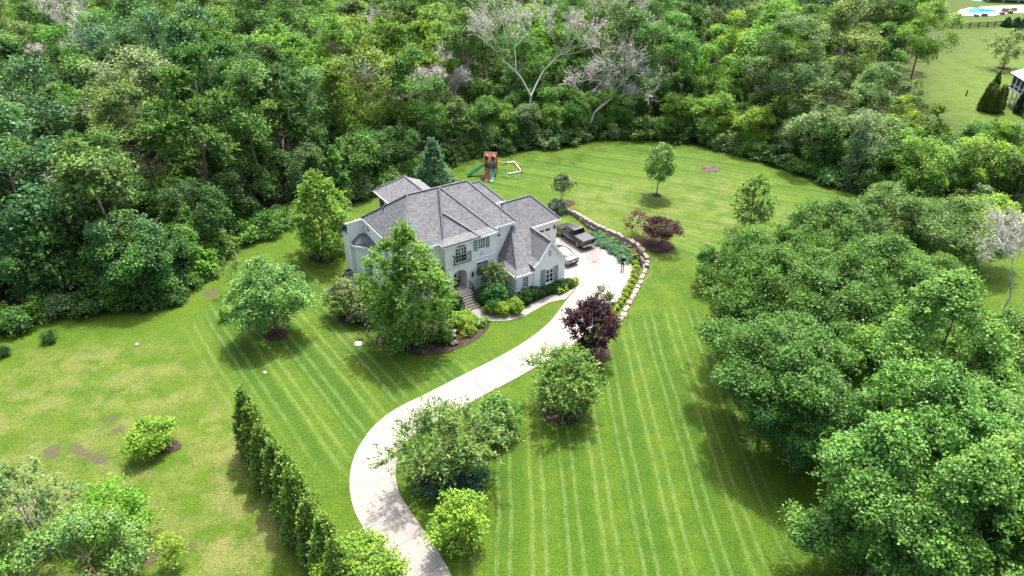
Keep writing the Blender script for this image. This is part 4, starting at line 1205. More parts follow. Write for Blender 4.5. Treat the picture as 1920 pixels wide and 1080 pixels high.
def trunk_mesh(seed, H, R_, cb, C, r0, nlimb=12, stems=1, name='trunk', mat='bark', top=.86):
    rr = random.Random(seed)
    mb = MB()
    for sidx in range(stems):
        ox = 0 if stems == 1 else r0 * 1.4 * math.cos(2.1 * sidx + seed); oy = 0 if stems == 1 else r0 * 1.4 * math.sin(2.1 * sidx + seed)
        lx = rr.uniform(-.06, .06) * H + (ox * 5 if stems > 1 else 0); ly = rr.uniform(-.06, .06) * H + (oy * 5 if stems > 1 else 0)
        P = []; rad = []
        for i in range(8):
            t = i / 7
            P.append((ox + lx * t ** 1.4 + rr.uniform(-.01, .01) * H * t, oy + ly * t ** 1.4 + rr.uniform(-.01, .01) * H * t, -.15 + H * top * t)); rad.append(r0 * ((1.25 if i == 0 else 1) * (1 - .88 * t)))
        mb.tube(P, rad, 7)
        order = list(range(len(C))); rr.shuffle(order)
        for q in order[:nlimb]:
            c = C[q]
            zt = max(cb * .7, min(c[2] - .35 * math.hypot(c[0], c[1]), H * top * .9)); zt = max(.15 * H, zt)
            t = (zt + .15) / (H * top); t = max(.05, min(.95, t))
            i = min(6, int(t * 7)); f = t * 7 - i
            a = Vector(P[i]).lerp(Vector(P[i + 1]), f); b_ = Vector(c)
            m_ = a.lerp(b_, .5) + Vector((0, 0, .06 * H * rr.uniform(-.3, .8)))
            rb = r0 * (1 - .85 * t) * .55
            mb.tube([a, m_, b_], [rb, rb * .6, rb * .18], 5, False)
    me = mb.mesh(name); me.materials.append(M[mat])
    return me

COLS = {'dark': (.046, .106, .026), 'mid': (.082, .178, .036), 'bright': (.136, .255, .042), 'lime': (.195, .310, .042), 'grey': (.138, .212, .080), 'blue': (.058, .134, .056), 'olive': (.104, .175, .044),
        'sage': (.10, .145, .07), 'purple': (.052, .022, .034), 'red': (.085, .022, .020), 'box': (.19, .30, .030), 'yew': (.034, .085, .020), 'arb': (.125, .21, .032), 'jun': (.17, .22, .17), 'golden': (.165, .275, .028)}
def jcol(c, r, amt=.14):
    c = COLS[c] if isinstance(c, str) else (c[0] * 1.5, c[1] * 1.5, c[2] * 1.5)
    k = 1 + r.uniform(-amt, amt)
    c = (c[0] * .9, c[1], c[2] * 1.05)
    return (c[0] * k * (1 + r.uniform(-amt, amt) * .5), c[1] * k, c[2] * k * (1 + r.uniform(-amt, amt)), 1)

def place(name, label, cat, crown, trunk, x, y, col, rz=0.0, sc=(1, 1, 1), group=None, z=None, tilt=(0, 0)):
    e = thing(name, label, cat, (x, y, gz(x, y) if z is None else z), rz, group)
    e.scale = sc
    e.rotation_euler = (tilt[0], tilt[1], rz)
    if crown:
        c = bpy.data.objects.new('crown', crown); COL.objects.link(c); c.parent = e; c.color = col
    if trunk:
        t = bpy.data.objects.new('trunk', trunk); COL.objects.link(t); t.parent = e
    return e
RT = random.Random(11)

def proto(kind, seed, H, R_, cb, shape, ncl, size, nleaf, leaf, r0, mat='leaf', bark='bark', nlimb=12, stems=1, ntwig=8, **kw):
    if kind == 'clump': V, F, tn, C = crown_clump(seed, H, R_, cb, shape, ncl, size, nleaf, leaf, **kw)
    else: V, F, tn, C = crown_feather(seed, H, R_, cb, shape, ncl, size, ntwig, nleaf, leaf, **kw)
    return np_mesh('crown', V, F, tn, M[mat]), trunk_mesh(seed, H, R_, cb, C, r0, nlimb, stems, 'trunk', bark)

# ------------------------------------------------------------------ the woods
FP = []
for i, (sh, H, R_, cb, sz, lf) in enumerate([('oak', 20, 5.2, 5.5, 1.15, .40), ('oak', 19, 4.6, 4.5, .8, .27), ('egg', 21, 4.3, 4, 1.0, .34), ('vase', 20, 5.0, 6, 1.25, .36), ('oak', 17, 4.9, 3, .95, .30), ('egg', 18, 4.4, 3, .85, .38), ('vase', 18, 4.6, 5, .75, .26), ('oak', 19, 5.0, 4, 1.45, .42)]):
    FP.append((proto('clump', 100 + i, H, R_, cb, sh, int(100 / sz ** 1.5), sz, int(125 * (sz / lf * .4) ** 1.6), lf * .76, .24, nlimb=9, lobes=.3, flat=.72, big=20 + 2 * i % 9), H, R_))
for i, (sh, H, R_, cb, lf) in enumerate([('oak', 19, 4.8, 4, .40), ('egg', 18, 4.2, 3, .30), ('vase', 19, 4.4, 4, .34)]):
    FP.append((proto('feather', 120 + i, H, R_, cb, sh, 220, 1.5, int(15 * .4 / lf), lf * .78, .24, ntwig=7, nlimb=9, lobes=.32, big=18), H, R_))
EP = []                                            # lower edge trees and thicket
for i, (sh, H, R_, cb) in enumerate([('egg', 9, 3.2, .8), ('oak', 10, 3.6, 1.2), ('egg', 8, 2.8, .5)]):
    EP.append((proto('clump', 140 + i, H, R_, cb, sh, 95, .8, 140, .235, .13, nlimb=7, lobes=.28, flat=.65, big=13), H, R_))
EP.append((proto('feather', 150, 9, 3.3, .8, 'egg', 130, 1.25, 9, .40, .13, ntwig=7, nlimb=7), 9, 3.3))
SP = []
for i, (sh, H, R_) in enumerate([('dome', 3.2, 2.1), ('dome', 2.6, 1.9), ('ball', 3.6, 1.8)]):
    SP.append((proto('clump', 160 + i, H, R_, .05, sh, 48, .6, 95, .23, .06, nlimb=4, lobes=.3, flat=.65), H, R_))
SP.append((proto('feather', 170, 3.0, 2.0, .1, 'dome', 75, .95, 9, .32, .06, ntwig=7, nlimb=4), 3.0, 2.0))

WORD = {'dark': 'dark green', 'mid': 'mid green', 'bright': 'bright green', 'lime': 'yellow green', 'grey': 'grey green', 'blue': 'blue green', 'olive': 'olive green'}
def zone(px):
    if px < 130: return 'far left end of the wood'
    if px < 360: return 'wood beyond the left lawn'
    if px < 620: return 'wood left of the house'
    if px < 860: return 'wood behind the house'
    if px < 1060: return 'wood behind the play set'
    if px < 1280: return 'wood behind the back lawn'
    if px < 1500: return 'wood behind the dirt mound'
    if px < 1700: return 'belt behind far right lawn'
    return 'belt below upper right field'
CLEAR = [(1715, 112), (1780, 62), (1800, 20), (2000, 0), (2000, 215), (1800, 205), (1770, 190), (1722, 150)]
EDGE = [gp(*p) for p in FOREST_PX]
EA = np.array(EDGE)
def edge_dist(x, y):
    best = 1e9
    for i in range(len(EA) - 1):
        a, b_ = EA[i], EA[i + 1]; dv = b_ - a
        t = max(0, min(1, ((x - a[0]) * dv[0] + (y - a[1]) * dv[1]) / (dv @ dv)))
        q = a + dv * t
        best = min(best, math.hypot(x - q[0], y - q[1]))
    return best
def blocked(x, y, h, R_):
    for (dx, z) in ((0, h), (-R_, h * .7), (R_, h * .7), (0, h * .6)):
        q = pj(x + dx, y, z)
        if inpoly([q[0]], [q[1]], CLEAR)[0]: return True
    q = pj(x, y, 0)
    return bool(inpoly([q[0]], [q[1]], CLEAR)[0])
placed = []
pal_n = np.random.default_rng(3)
def pick(px, x, y):
    n = math.sin(x * .045 + 1.3) + math.sin(y * .06 + x * .021) + RT.uniform(-1.5, 1.5)
    if 1270 < px < 1420 and y < 128: return RT.choice(['lime', 'bright', 'bright', 'mid'])
    if 1440 < px < 1640 and y < 122: return RT.choice(['grey', 'mid', 'grey', 'olive'])
    if 1640 <= px: return RT.choice(['lime', 'bright', 'mid', 'bright', 'olive'])
    if px < 620 and y < 90: return RT.choice(['mid', 'dark', 'mid', 'blue', 'mid', 'olive'])
    if y > 112: n += .3
    if n > 1.1: return RT.choice(['lime', 'bright', 'bright', 'mid'])
    if n > .0: return RT.choice(['bright', 'mid', 'mid', 'grey'])
    if n > -1.1: return RT.choice(['mid', 'mid', 'dark', 'olive'])
    return RT.choice(['dark', 'dark', 'blue', 'grey'])
cand = 0
def far_ok(x, y, dmin):
    return all((x - a) ** 2 + (y - b_) ** 2 > (dmin * .5 + d0 * .5) ** 2 for a, b_, d0 in placed)
# first: the shrubs and low trees that close the edge
s_acc = 0.0
for i in range(len(EA) - 1):
    a, b_ = EA[i], EA[i + 1]; L = float(np.linalg.norm(b_ - a)); nrm = np.array([-(b_ - a)[1], (b_ - a)[0]]) / L
    while s_acc < L:
        p = a + (b_ - a) * (s_acc / L)
        px, py = pj(p[0], p[1], 0)
        if -60 < px < 1990:
            q = p + nrm * RT.uniform(.6, 1.8)
            (cr, tk), H, R_ = RT.choice(SP); k = RT.uniform(.7, 1.15); c = RT.choice(['mid', 'dark', 'olive', 'bright', 'mid', 'grey'])
            place('edge_shrub', f'{WORD[c]} shrub at foot of {zone(px)}', 'shrub', cr, None, q[0], q[1], jcol(c, RT), RT.uniform(0, 6.28), (k, k, k * RT.uniform(.8, 1.1)), f'{WORD[c]} edge shrubs {zone(px)}')
            if RT.random() < .62:
                q = p + nrm * RT.uniform(3.2, 5.0)
                (cr, tk), H, R_ = RT.choice(EP); k = RT.uniform(.75, 1.15); c = pick(px, q[0], q[1])
                if not blocked(q[0], q[1], H * k, R_):
                    place('edge_tree', f'low {WORD[c]} edge tree, {zone(px)}', 'tree', cr, tk, q[0], q[1], jcol(c, RT), RT.uniform(0, 6.28), (k, k, k), f'low {WORD[c]} edge trees {zone(px)}')
                    placed.append((q[0], q[1], 3.6))
        s_acc += RT.uniform(1.9, 3.0)
    s_acc -= L
# then the tall trees
DEADS = [(gp(985, 262), 23, 7.5), (gp(1095, 258), 14, 5.5), (gp(865, 255), 12, 5), (gp(735, 255), 13, 5.0), (gp(195, 430), 11, 4.0), (gp(150, 215), 17, 3.5), (gp(215, 250), 15, 3.5), (gp(1190, 205), 20, 4.0), (gp(700, 185), 16, 3.6)]
for (x, y), h, d0 in DEADS: placed.append((x, y, d0))
placed.append((*gp(248, 525), 4.5))
ntall = 0
bx = [p[0] for p in FOREST]
CY = pal_n.uniform(58, 192, 60000); CX = pal_n.uniform(-150, 150, 60000)
keep = (np.abs(CX) < .80 * (CY * .85 + 15) + 6) & inpoly(CX, CY, FOREST)
CX = CX[keep]; CY = CY[keep]
def edge_dist_v(x, y):
    best = np.full(x.shape, 1e9)
    for i in range(len(EA) - 1):
        a, b_ = EA[i], EA[i + 1]; dv = b_ - a
        t = np.clip(((x - a[0]) * dv[0] + (y - a[1]) * dv[1]) / (dv @ dv), 0, 1)
        best = np.minimum(best, np.hypot(x - a[0] - dv[0] * t, y - a[1] - dv[1] * t))
    return best
CE = edge_dist_v(CX, CY)
for x, y, ed in zip(CX.tolist(), CY.tolist(), CE.tolist()):
    if ntall >= 292: break
    dmin = 6.0 if ed < 9 else (6.9 if y < 125 else 8.0)
    if ed < 3.6: continue
    if not far_ok(x, y, dmin): continue
    px, py = pj(x, y, 0)
    (cr, tk), H, R_ = RT.choice(FP)
    k = RT.uniform(.82, 1.2)
    if px > 1530 and y < 125: k *= .62
    if ed < 7: k *= .82
    tx, ty = pj(x, y, H * k)
    bxp, byp = pj(x, y, 4)
    if ty > 1080 or byp < -70 or tx < -130 or tx > 2050: continue
    if blocked(x, y, H * k, R_ * k): continue
    placed.append((x, y, dmin)); ntall += 1
    c = pick(px, x, y)
    row = 'front rank' if ed < 10 else ('middle rank' if ed < 26 else 'rear rank')
    place('broadleaf_tree', f'tall {WORD[c]} tree, {row}, {zone(px)}', 'tree', cr, tk, x, y, jcol(c, RT, .24), RT.uniform(0, 6.28), (k * RT.uniform(.98, 1.2), k * RT.uniform(.98, 1.2), k), f'tall {WORD[c]} trees, {row}, {zone(px)}', None, (RT.uniform(-.05, .05), RT.uniform(-.05, .05)))
print('tall trees', ntall)

# understorey behind the front rank
nu = 0
for x, y, ed in zip(CX[::-1].tolist(), CY[::-1].tolist(), CE[::-1].tolist()):
    if nu >= 75: break
    if not (5.5 < ed < 19): continue
    if not all((x - a) ** 2 + (y - b_) ** 2 > 3.0 ** 2 for a, b_, d0 in placed): continue
    (cr, tk), H, R_ = RT.choice(EP); k = RT.uniform(.7, 1.05)
    if blocked(x, y, H * k, R_): continue
    px, py = pj(x, y, 0); c = RT.choice(['mid', 'dark', 'mid', 'olive', 'bright'])
    placed.append((x, y, 3.0)); nu += 1
    place('understorey_tree', f'low {WORD[c]} tree among trunks, {zone(px)}', 'tree', cr, tk, x, y, jcol(c, RT), RT.uniform(0, 6.28), (k, k, k), f'low {WORD[c]} understorey trees, {zone(px)}')

# ------------------------------------------------------------------ dead trees
def dead_tree(seed, H, spread, r0, twist=.5, levels=5, straight=False):
    rr = random.Random(seed); mb = MB(); tips = []
    def grow(p, d_, L, r, lv):
        n = 3; P = [p]; rad = [r]
        dd = d_.copy()
        for i in range(n):
            if not (straight and lv == levels): dd = (dd + Vector((rr.uniform(-1, 1), rr.uniform(-1, 1), rr.uniform(-.5, .6))) * .22 * twist).normalized()
            P.append(P[-1] + dd * L / n); rad.append(max(.02, r * (1 - .42 * (i + 1) / n)))
        mb.tube(P, rad, 5 if lv > 2 else 4, False)
        if lv <= 1: tips.append(tuple(P[-1]))
        if lv <= 0: return
        kids = rr.choice((2, 3, 3)) if lv > 1 else rr.choice((2, 3, 4))
        for j in range(kids):
            ax = Vector((rr.gauss(0, 1), rr.gauss(0, 1), rr.gauss(.15, .6))).normalized()
            nd = (dd * 1.0 + ax * rr.uniform(.55, 1.0) * spread + Vector((0, 0, .12))).normalized()
            q = P[-1] if j < 2 else P[2]
            grow(q, nd, L * rr.uniform(.6, .86), rad[-1] * rr.uniform(.6, .8) if j else rad[-1] * .85, lv - 1)
    grow(Vector((0, 0, -.2)), Vector((rr.uniform(-.1, .1), rr.uniform(-.1, .1), 1)).normalized(), H * .34, r0, levels)
    me = mb.mesh('branches'); me.materials.append(M['dead_bark'])
    return me, np.array(tips)
DL = ['bare grey dead tree with a fine pale crown behind the play set', 'leaning dead tree with twisted bare limbs behind the back lawn', 'small bare dead tree between green crowns behind the spruce', 'bare grey tree among green crowns above the house roof',
      'bare tangled grey sapling at the edge of the left wood', 'bare grey crown far back in the upper left wood', 'low bare grey crown amid the left canopy', 'tall bare grey tree at the top, right of centre', 'pale bare treetop behind the house, far back']
for i, ((x, y), h, d0) in enumerate(DEADS):
    me, tips = dead_tree(300 + i, h, 1.15 if i in (1, 4) else .85, h * .012 + .05, .9 if i in (1, 4) else .5, 7 if i in (0, 1, 7) else 6)
    e = thing('dead_tree', DL[i], 'dead tree', (x, y, 0), RT.uniform(0, 6.28), 'bare dead trees in the wood')
    if i == 1: e.rotation_euler = (0.1, .35, 0.3)
    o = bpy.data.objects.new('branches', me); COL.objects.link(o); o.parent = e
    V, F, tn, _ = crown_feather(350 + i, h, h * .24, h * .42, 'vase', 0, 1.1, 3, 3, .9, droop=-.1, up=.3, ratio=.05, C=tips[::max(1, len(tips) // 200)])
    o = bpy.data.objects.new('twigs', np_mesh('twigs', V, F, tn, M['dead_bark'])); COL.objects.link(o); o.parent = e
x, y = gp(1868, 606); me, tips = dead_tree(330, 10.2, .62, .17, .7, 7, True)
e = thing('dead_tree', 'large bare pale tree at the right edge behind the maples', 'dead tree', (x, y, 0), 0); o = bpy.data.objects.new('branches', me); COL.objects.link(o); o.parent = e
V, F, tn, _ = crown_feather(360, 10.5, 2.6, 6.0, 'vase', 0, .7, 3, 3, .6, droop=-.1, up=.3, ratio=.05, C=tips[::max(1, len(tips) // 220)])
o = bpy.data.objects.new('twigs', np_mesh('twigs', V, F, tn, M['dead_bark'])); COL.objects.link(o); o.parent = e

# pale trunk leaning out of the wood
x, y = gp(249, 528)
place('leaning_tree', 'tall tree with a pale bare trunk leaning out of the left wood', 'tree', *proto('clump', 401, 17, 3.6, 6.5, 'egg', 85, .95, 95, .4, .3, bark='pale_bark', lobes=.3), x, y, jcol('olive', RT), 0, (1, 1, 1), None, None, (-.05, -.10))

# ------------------------------------------------------------------ specimen trees
def spec(name, label, base, H, R_, cb, shape, kind, ncl, size, nleaf, leaf, col, seed, r0=.12, cat='tree', sc=(1, 1, 1), group=None, tilt=(0, 0), **kw):
    cr, tk = proto(kind, seed, H, R_, cb, shape, ncl, size, nleaf, leaf, r0, **kw)
    return place(name, label, cat, cr, tk, base[0], base[1], jcol(col, RT, .05), RT.uniform(0, 6.28), sc, group, None, tilt)

spec('river_birch', 'tall loose bright green tree in front of the house left of the steps', gp(772, 640), 13.4, 4.3, .4, 'egg', 'feather', 360, 1.35, 14, .26, (.095, .175, .032), 501, .2, stems=3, bark='pale_bark', ntwig=8, shell=.75, lobes=.22, droop=.3)
spec('garden_tree', 'leafy tree against the left rear corner of the house', gp(612, 478), 10.9, 4.0, .8, 'egg', 'feather', 230, 1.2, 13, .28, (.10, .175, .03), 502, .18, ntwig=8, droop=.4)
spec('garden_tree', 'round pale green tree with a mulch ring on the left lawn', gp(519, 624), 8.6, 3.7, .9, 'egg', 'clump', 190, .75, 110, .22, (.085, .17, .045), 503, .16, flat=.45, up=.8, lobes=.12)
spec('sapling', 'thin bronze leaved sapling beside the round left lawn tree', gp(440, 545), 4.5, 1.5, .9, 'vase', 'feather', 26, 1.0, 7, .2, 'olive', 504, .05, ntwig=4)
spec('magnolia_shrub', 'grey green magnolia bush by the left wall of the house', gp(650, 592), 4.2, 1.9, .2, 'egg', 'clump', 60, .5, 70, .22, (.085, .115, .045), 505, .07, cat='shrub')
spec('magnolia_shrub', 'smaller grey green bush between the magnolia and the tall front tree', gp(685, 600), 3.2, 1.6, .1, 'egg', 'clump', 45, .5, 60, .22, (.095, .125, .05), 506, .06, cat='shrub')
spec('blue_spruce', 'dark blue green conical tree behind the house roof', gp(815, 352), 7.6, 3.0, .5, 'cone', 'feather', 190, 1.0, 12, .26, (.055, .12, .06), 507, .12, mat='needle', ntwig=8, droop=.2)
spec('lollipop_tree', 'round topped young tree standing alone in the back lawn', gp(1231, 366), 7.9, 2.15, 2.2, 'egg', 'clump', 100, .52, 85, .21, (.095, .165, .04), 508, .09, lobes=.08)
spec('lollipop_tree', 'feathery young tree on the lawn left of the right grove', gp(1405, 432), 8.0, 2.7, 1.2, 'egg', 'feather', 120, .9, 12, .24, (.095, .17, .035), 509, .1, ntwig=7)
spec('crape_myrtle', 'small dark leaved tree by the end of the stone wall', gp(1053, 389), 4.6, 1.35, 1.5, 'vase', 'clump', 40, .42, 60, .2, (.055, .085, .04), 510, .05, stems=3, bark='pale_bark', lobes=.25)
spec('crape_myrtle', 'slender dark green small tree between the plum and the court', gp(1128, 598), 4.4, 1.5, .9, 'egg', 'feather', 36, .8, 10, .22, (.06, .09, .04), 511, .05, stems=3, bark='pale_bark', ntwig=5)
spec('purple_plum', 'dark purple leaved plum tree beside the driveway', gp(1106, 664), 6.0, 2.85, .8, 'vase', 'feather', 150, .85, 13, .22, 'purple', 512, .1, ntwig=8, droop=.12, up=.6, lobes=.18)
spec('japanese_maple', 'deep red spreading maple behind the stone wall', gp(1239, 462, .9), 3.4, 2.4, .7, 'vase', 'clump', 90, .5, 75, .17, (.034, .012, .015), 513, .08, flat=.4, up=.9, lobes=.2)
spec('japanese_maple', 'thin reddish maple with sparse crown behind the stone wall', gp(1190, 440, 1.3), 3.2, 2.0, .6, 'vase', 'feather', 42, .9, 9, .17, (.075, .035, .032), 514, .06, ntwig=5, bark='dead_bark')
spec('willow_oak', 'wide feathery grey green tree over a dark shrub beside the driveway', gp(845, 893), 6.6, 4.2, 1.2, 'vase', 'feather', 150, 1.5, 14, .24, (.095, .15, .04), 515, .14, ntwig=7, droop=.25, lobes=.25, nlimb=24)
spec('willow_oak', 'broad feathery tree in a mulch ring right of the driveway', gp(1056, 768), 6.2, 3.5, .5, 'vase', 'feather', 170, 1.25, 14, .23, (.085, .145, .032), 516, .14, ntwig=7, droop=.3, lobes=.2, nlimb=20)
spec('holly_bush', 'dense leafy bush at the driveway edge behind the feathery tree', gp(935, 812), 3.8, 1.9, .3, 'egg', 'clump', 70, .55, 80, .2, (.06, .12, .025), 517, .08, cat='shrub')
spec('dogwood', 'yellow green flat topped small tree with a mulch ring by the driveway', gp(869, 1016), 4.4, 1.95, .9, 'ball', 'clump', 85, .5, 75, .19, 'golden', 518, .08, flat=.35, up=1.0)
spec('dogwood', 'yellow green low tree beside a mulch patch on the left lawn', gp(289, 842), 3.0, 1.75, .5, 'ball', 'clump', 70, .48, 70, .19, (.10, .175, .018), 519, .07, flat=.3, up=1.0)
spec('dogwood', 'yellow green bushy tree at the bottom edge beside the driveway', gp(672, 1110), 4.0, 2.7, .4, 'ball', 'clump', 120, .55, 80, .2, (.10, .17, .022), 520, .08, flat=.45, up=.8)
spec('birch', 'loose multi stemmed tree with white trunks at the lower left corner', gp(95, 1040), 8.4, 3.7, 3.2, 'egg', 'feather', 75, 1.2, 14, .22, (.095, .15, .05), 521, .12, stems=3, bark='pale_bark', ntwig=7, nlimb=16)
spec('garden_tree', 'pale green rounded tree at the bottom edge right of the white trunked tree', gp(205, 1120), 7.4, 3.6, .6, 'egg', 'clump', 150, .65, 110, .18, (.09, .155, .04), 522, .13, big=13)
spec('garden_tree', 'bright green tree cut off by the lower left corner', gp(10, 1110), 6.4, 3.0, .5, 'egg', 'clump', 120, .6, 90, .18, (.085, .17, .03), 523, .12, big=11)
spec('dogwood', 'bright green tree of flat tiers behind the lower left trees', gp(232, 1010), 4.3, 2.6, .6, 'ball', 'clump', 75, .7, 60, .22, (.075, .165, .015), 524, .08, flat=.22, up=1.2, lobes=.3)
spec('sapling', 'small staked sapling on thin lawn at the lower left', gp(330, 1058), 3.4, 1.0, .8, 'egg', 'clump', 24, .35, 50, .17, (.12, .19, .02), 525, .035)
for i, (b, s) in enumerate((((95, 641), .75), ((2, 668), .7), ((423, 600), .62))):
    (cr, tk), H, R_ = SP[i % 3]
    k = s / R_
    x, y = gp(*b)
    place('lawn_shrub', ['small dark shrub alone on the left lawn', 'small dark shrub cut by the left edge', 'tiny bright shrub near the round left lawn tree'][i], 'shrub', cr, None, x, y, jcol(['mid', 'dark', 'bright'][i], RT), 0, (k, k, k * 1.3))
spec('shade_shrub', 'dark blue green shrub under the wide feathery driveway tree', gp(842, 900), 2.3, 2.6, .05, 'dome', 'clump', 60, .55, 80, .2, (.022, .060, .035), 530, .05, cat='shrub')
spec('corner_shrub', 'large dark glossy shrub beside the front steps', gp(929, 574), 2.7, 1.35, .1, 'ball', 'clump', 90, .45, 90, .16, (.025, .085, .018), 531, .05, cat='shrub')
spec('bottlebrush_shrub', 'tall loose grey green shrub by the ground floor window', gp(925, 558), 4.6, 1.7, .5, 'vase', 'feather', 70, .8, 12, .2, (.085, .125, .045), 532, .05, cat='shrub', ntwig=6, stems=3)
spec('entry_shrub', 'dark clipped shrub left of the front steps', gp(857, 583), 1.9, .8, .05, 'ball', 'clump', 36, .28, 70, .12, 'yew', 533, .03, cat='shrub')
spec('entry_shrub', 'dark shrub between the steps and the ground floor window', gp(905, 565), 1.6, .95, .05, 'ball', 'clump', 36, .3, 70, .12, 'dark', 534, .03, cat='shrub')

# right hand grove
GP_ = []
for i, (sh, H, R_, cb) in enumerate([('vase', 11, 5.2, 3.0), ('oak', 11.5, 4.8, 1.5), ('oak', 10.5, 4.6, 2.2)]):
    GP_.append(proto('clump', 600 + i, H, R_, cb, sh, 240, .8, 215, .20, .22, flat=.6, up=.6, shell=.3, big=24, lobes=.42, nlimb=26, ratio=.5, sprays=.16))
MP = []
for i, (sh, H, R_, cb) in enumerate([('egg', 13, 5.4, 1.0), ('oak', 12.5, 5.6, 1.5), ('egg', 12, 5.0, .8)]):
    MP.append(proto('clump', 620 + i, H, R_, cb, sh, 290, .75, 205, .19, .25, flat=.72, up=.5, shell=.3, big=24, lobes=.36, nlimb=22, ratio=.75, sprays=.08))
def grove(px, py, zc, pr, k, col, label, group):
    x, y = gp(px, py, zc)
    place('grove_tree', label, 'tree', pr[0], pr[1], x, y, jcol(col, RT, .07), RT.uniform(0, 6.28), (k * 1.12, k * 1.12, k * RT.uniform(1.05, 1.25)), group)
gcol = (.058, .118, .022)
for a in [
    (1350, 492, 3.4, MP[2], .42, (.075, .15, .035), 'upright young tree at the left tip of the right grove'),
    (1450, 470, 6.5, GP_[0], .78, gcol, 'feathery grove tree just behind the upright young tree'),
    (1550, 455, 6.5, GP_[1], .9, gcol, 'flat topped grove tree at the back of the right grove'),
    (1665, 432, 6.5, GP_[2], .95, (.075, .13, .035), 'grey green grove tree at the back nearest the far lawn'),
    (1758, 440, 6.5, GP_[0], .85, (.08, .135, .04), 'pale grey green grove tree left of the yellowish one'),
    (1858, 425, 5.0, EP[1][0], .9, (.11, .18, .025), 'yellowish green tree at the far right of the grove'),
    (1420, 580, 5.5, GP_[1], .85, gcol, 'grove tree hanging over the striped lawn'),
    (1530, 555, 6.5, GP_[2], 1.0, gcol, 'middle grove tree with a broad feathery crown'),
    (1650, 545, 6.5, GP_[1], .95, gcol, 'grove tree behind the big maple, left part'),
    (1745, 545, 6.5, GP_[0], .8, (.065, .125, .025), 'grove tree behind the big maple, right part'),
    (1450, 690, 6.0, GP_[2], 1.02, (.05, .112, .022), 'large grove tree nearest the striped lawn'),
    (1600, 625, 6.0, GP_[0], .7, (.05, .11, .022), 'grove tree between the striped lawn tree and the maple'),
    (1500, 780, 4.5, GP_[1], .72, (.045, .105, .025), 'low drooping grove tree over the shaded lawn'),
    (1740, 700, 6.5, MP[0], .95, (.085, .16, .034), 'big maple in the middle of the right side'),
    (1850, 715, 5.2, MP[1], .72, (.085, .155, .034), 'maple touching the right edge in front of the bare tree'),
    (1700, 870, 6.5, MP[1], .9, (.07, .15, .03), 'large maple overhanging the shaded lawn corner'),
    (1840, 860, 7.0, MP[2], .95, (.075, .15, .03), 'maple against the right edge, lower half'),
    (1660, 1000, 5.0, MP[2], .78, (.068, .14, .03), 'low maple at the bottom edge by the shaded lawn'),
    (1790, 1020, 6.0, MP[0], .8, (.075, .15, .03), 'maple at the bottom edge, second from the corner'),
    (1800, 790, 6.0, MP[2], .85, (.08, .155, .034), 'maple in the middle of the right hand maples'),
    (1900, 1000, 7.0, MP[1], .85, (.11, .19, .04), 'brighter green maple in the lower right corner'),
]:
    grove(*a, 'trees of the right grove')

# arborvitae screen
AP = [proto('feather', 640 + i, 6.3, 1.3 + .06 * i, .1, 'column', 300, .48, 10, .17, .06, mat='needle', ntwig=6, nlimb=3, droop=-.25, up=.9, shell=.28, lobes=.06, ratio=.5) for i in range(3)]
a0, a1 = Vector(gp(476, 846)), Vector(gp(650, 1125))
NARB = 9
ordw = ['farthest', 'second farthest', 'third farthest', 'fourth farthest', 'middle one', 'fourth nearest', 'third nearest', 'second nearest', 'nearest']
for i in range(NARB):
    p = a0.lerp(a1, i / (NARB - 1)); k = RT.uniform(.86, 1.1)
    place('arborvitae', f'conical evergreen, {ordw[i]} of the screening row', 'evergreen', *AP[i % 3], p.x, p.y, jcol('arb', RT, .08), RT.uniform(0, 6.28), (k * 1.02, k * 1.02, k * RT.uniform(.9, 1.06)), 'evergreen screening row', None, (RT.uniform(-.04, .04), RT.uniform(-.04, .04)))

# clipped balls, hedge, perennials
BP = [proto('clump', 660 + i, 1.15, .62, .02, 'ball', 60, .2, 70, .09, .02, nlimb=2, lobes=.06, flat=.9, up=.4) for i in range(2)]
def ball(px, py, r, col, label, group=None, cat='shrub', name='boxwood'):
    x, y = gp(px, py); k = r / .62
    place(name, label, cat, BP[RT.randint(0, 1)][0], None, x, y, jcol(col, RT, .06), RT.uniform(0, 6), (k, k, k), group)
ball(920, 586, .62, 'box', 'round yellow green shrub left of the pair by the path bend', 'round shrubs by the path')
ball(938, 589, .8, 'box', 'largest round yellow green shrub at the path bend')
ball(953, 580, .55, (.08, .15, .02), 'mid green round shrub behind the yellow green pair')
ball(966, 585, .8, 'box', 'round yellow green shrub nearest the wing corner')
ball(857, 613, .78, 'box', 'tall round shrub below the front steps beside the stone blocks')
ball(875, 601, .66, 'box', 'round shrub at the foot of the front steps')
ball(876, 619, .8, 'box', 'round clipped shrub in front of the stone block steps')
ball(833, 640, .75, (.06, .13, .02), 'round green shrub under the tall front tree')
ball(984, 566, .8, 'yew', 'dark round shrub at the left end of the hedge')
ball(999, 560, .78, 'yew', 'second dark round shrub of the hedge row')
hp = proto('clump', 670, 1.25, .8, .02, 'ball', 60, .25, 80, .11, .03, nlimb=2, lobes=.05, flat=.9)
hlab = ['third', 'fourth', 'fifth', 'sixth', 'last']
for i in range(5):
    q = hw(2.35 + i * 1.0, -.9); k = .78
    place('hedge_shrub', f'dark clipped hedge shrub under the gable, {hlab[i]} from the wing corner', 'hedge', hp[0], None, q.x, q.y, jcol('yew', RT, .05), i, (k, k, k), 'clipped hedge under the gable')
fl_p = []
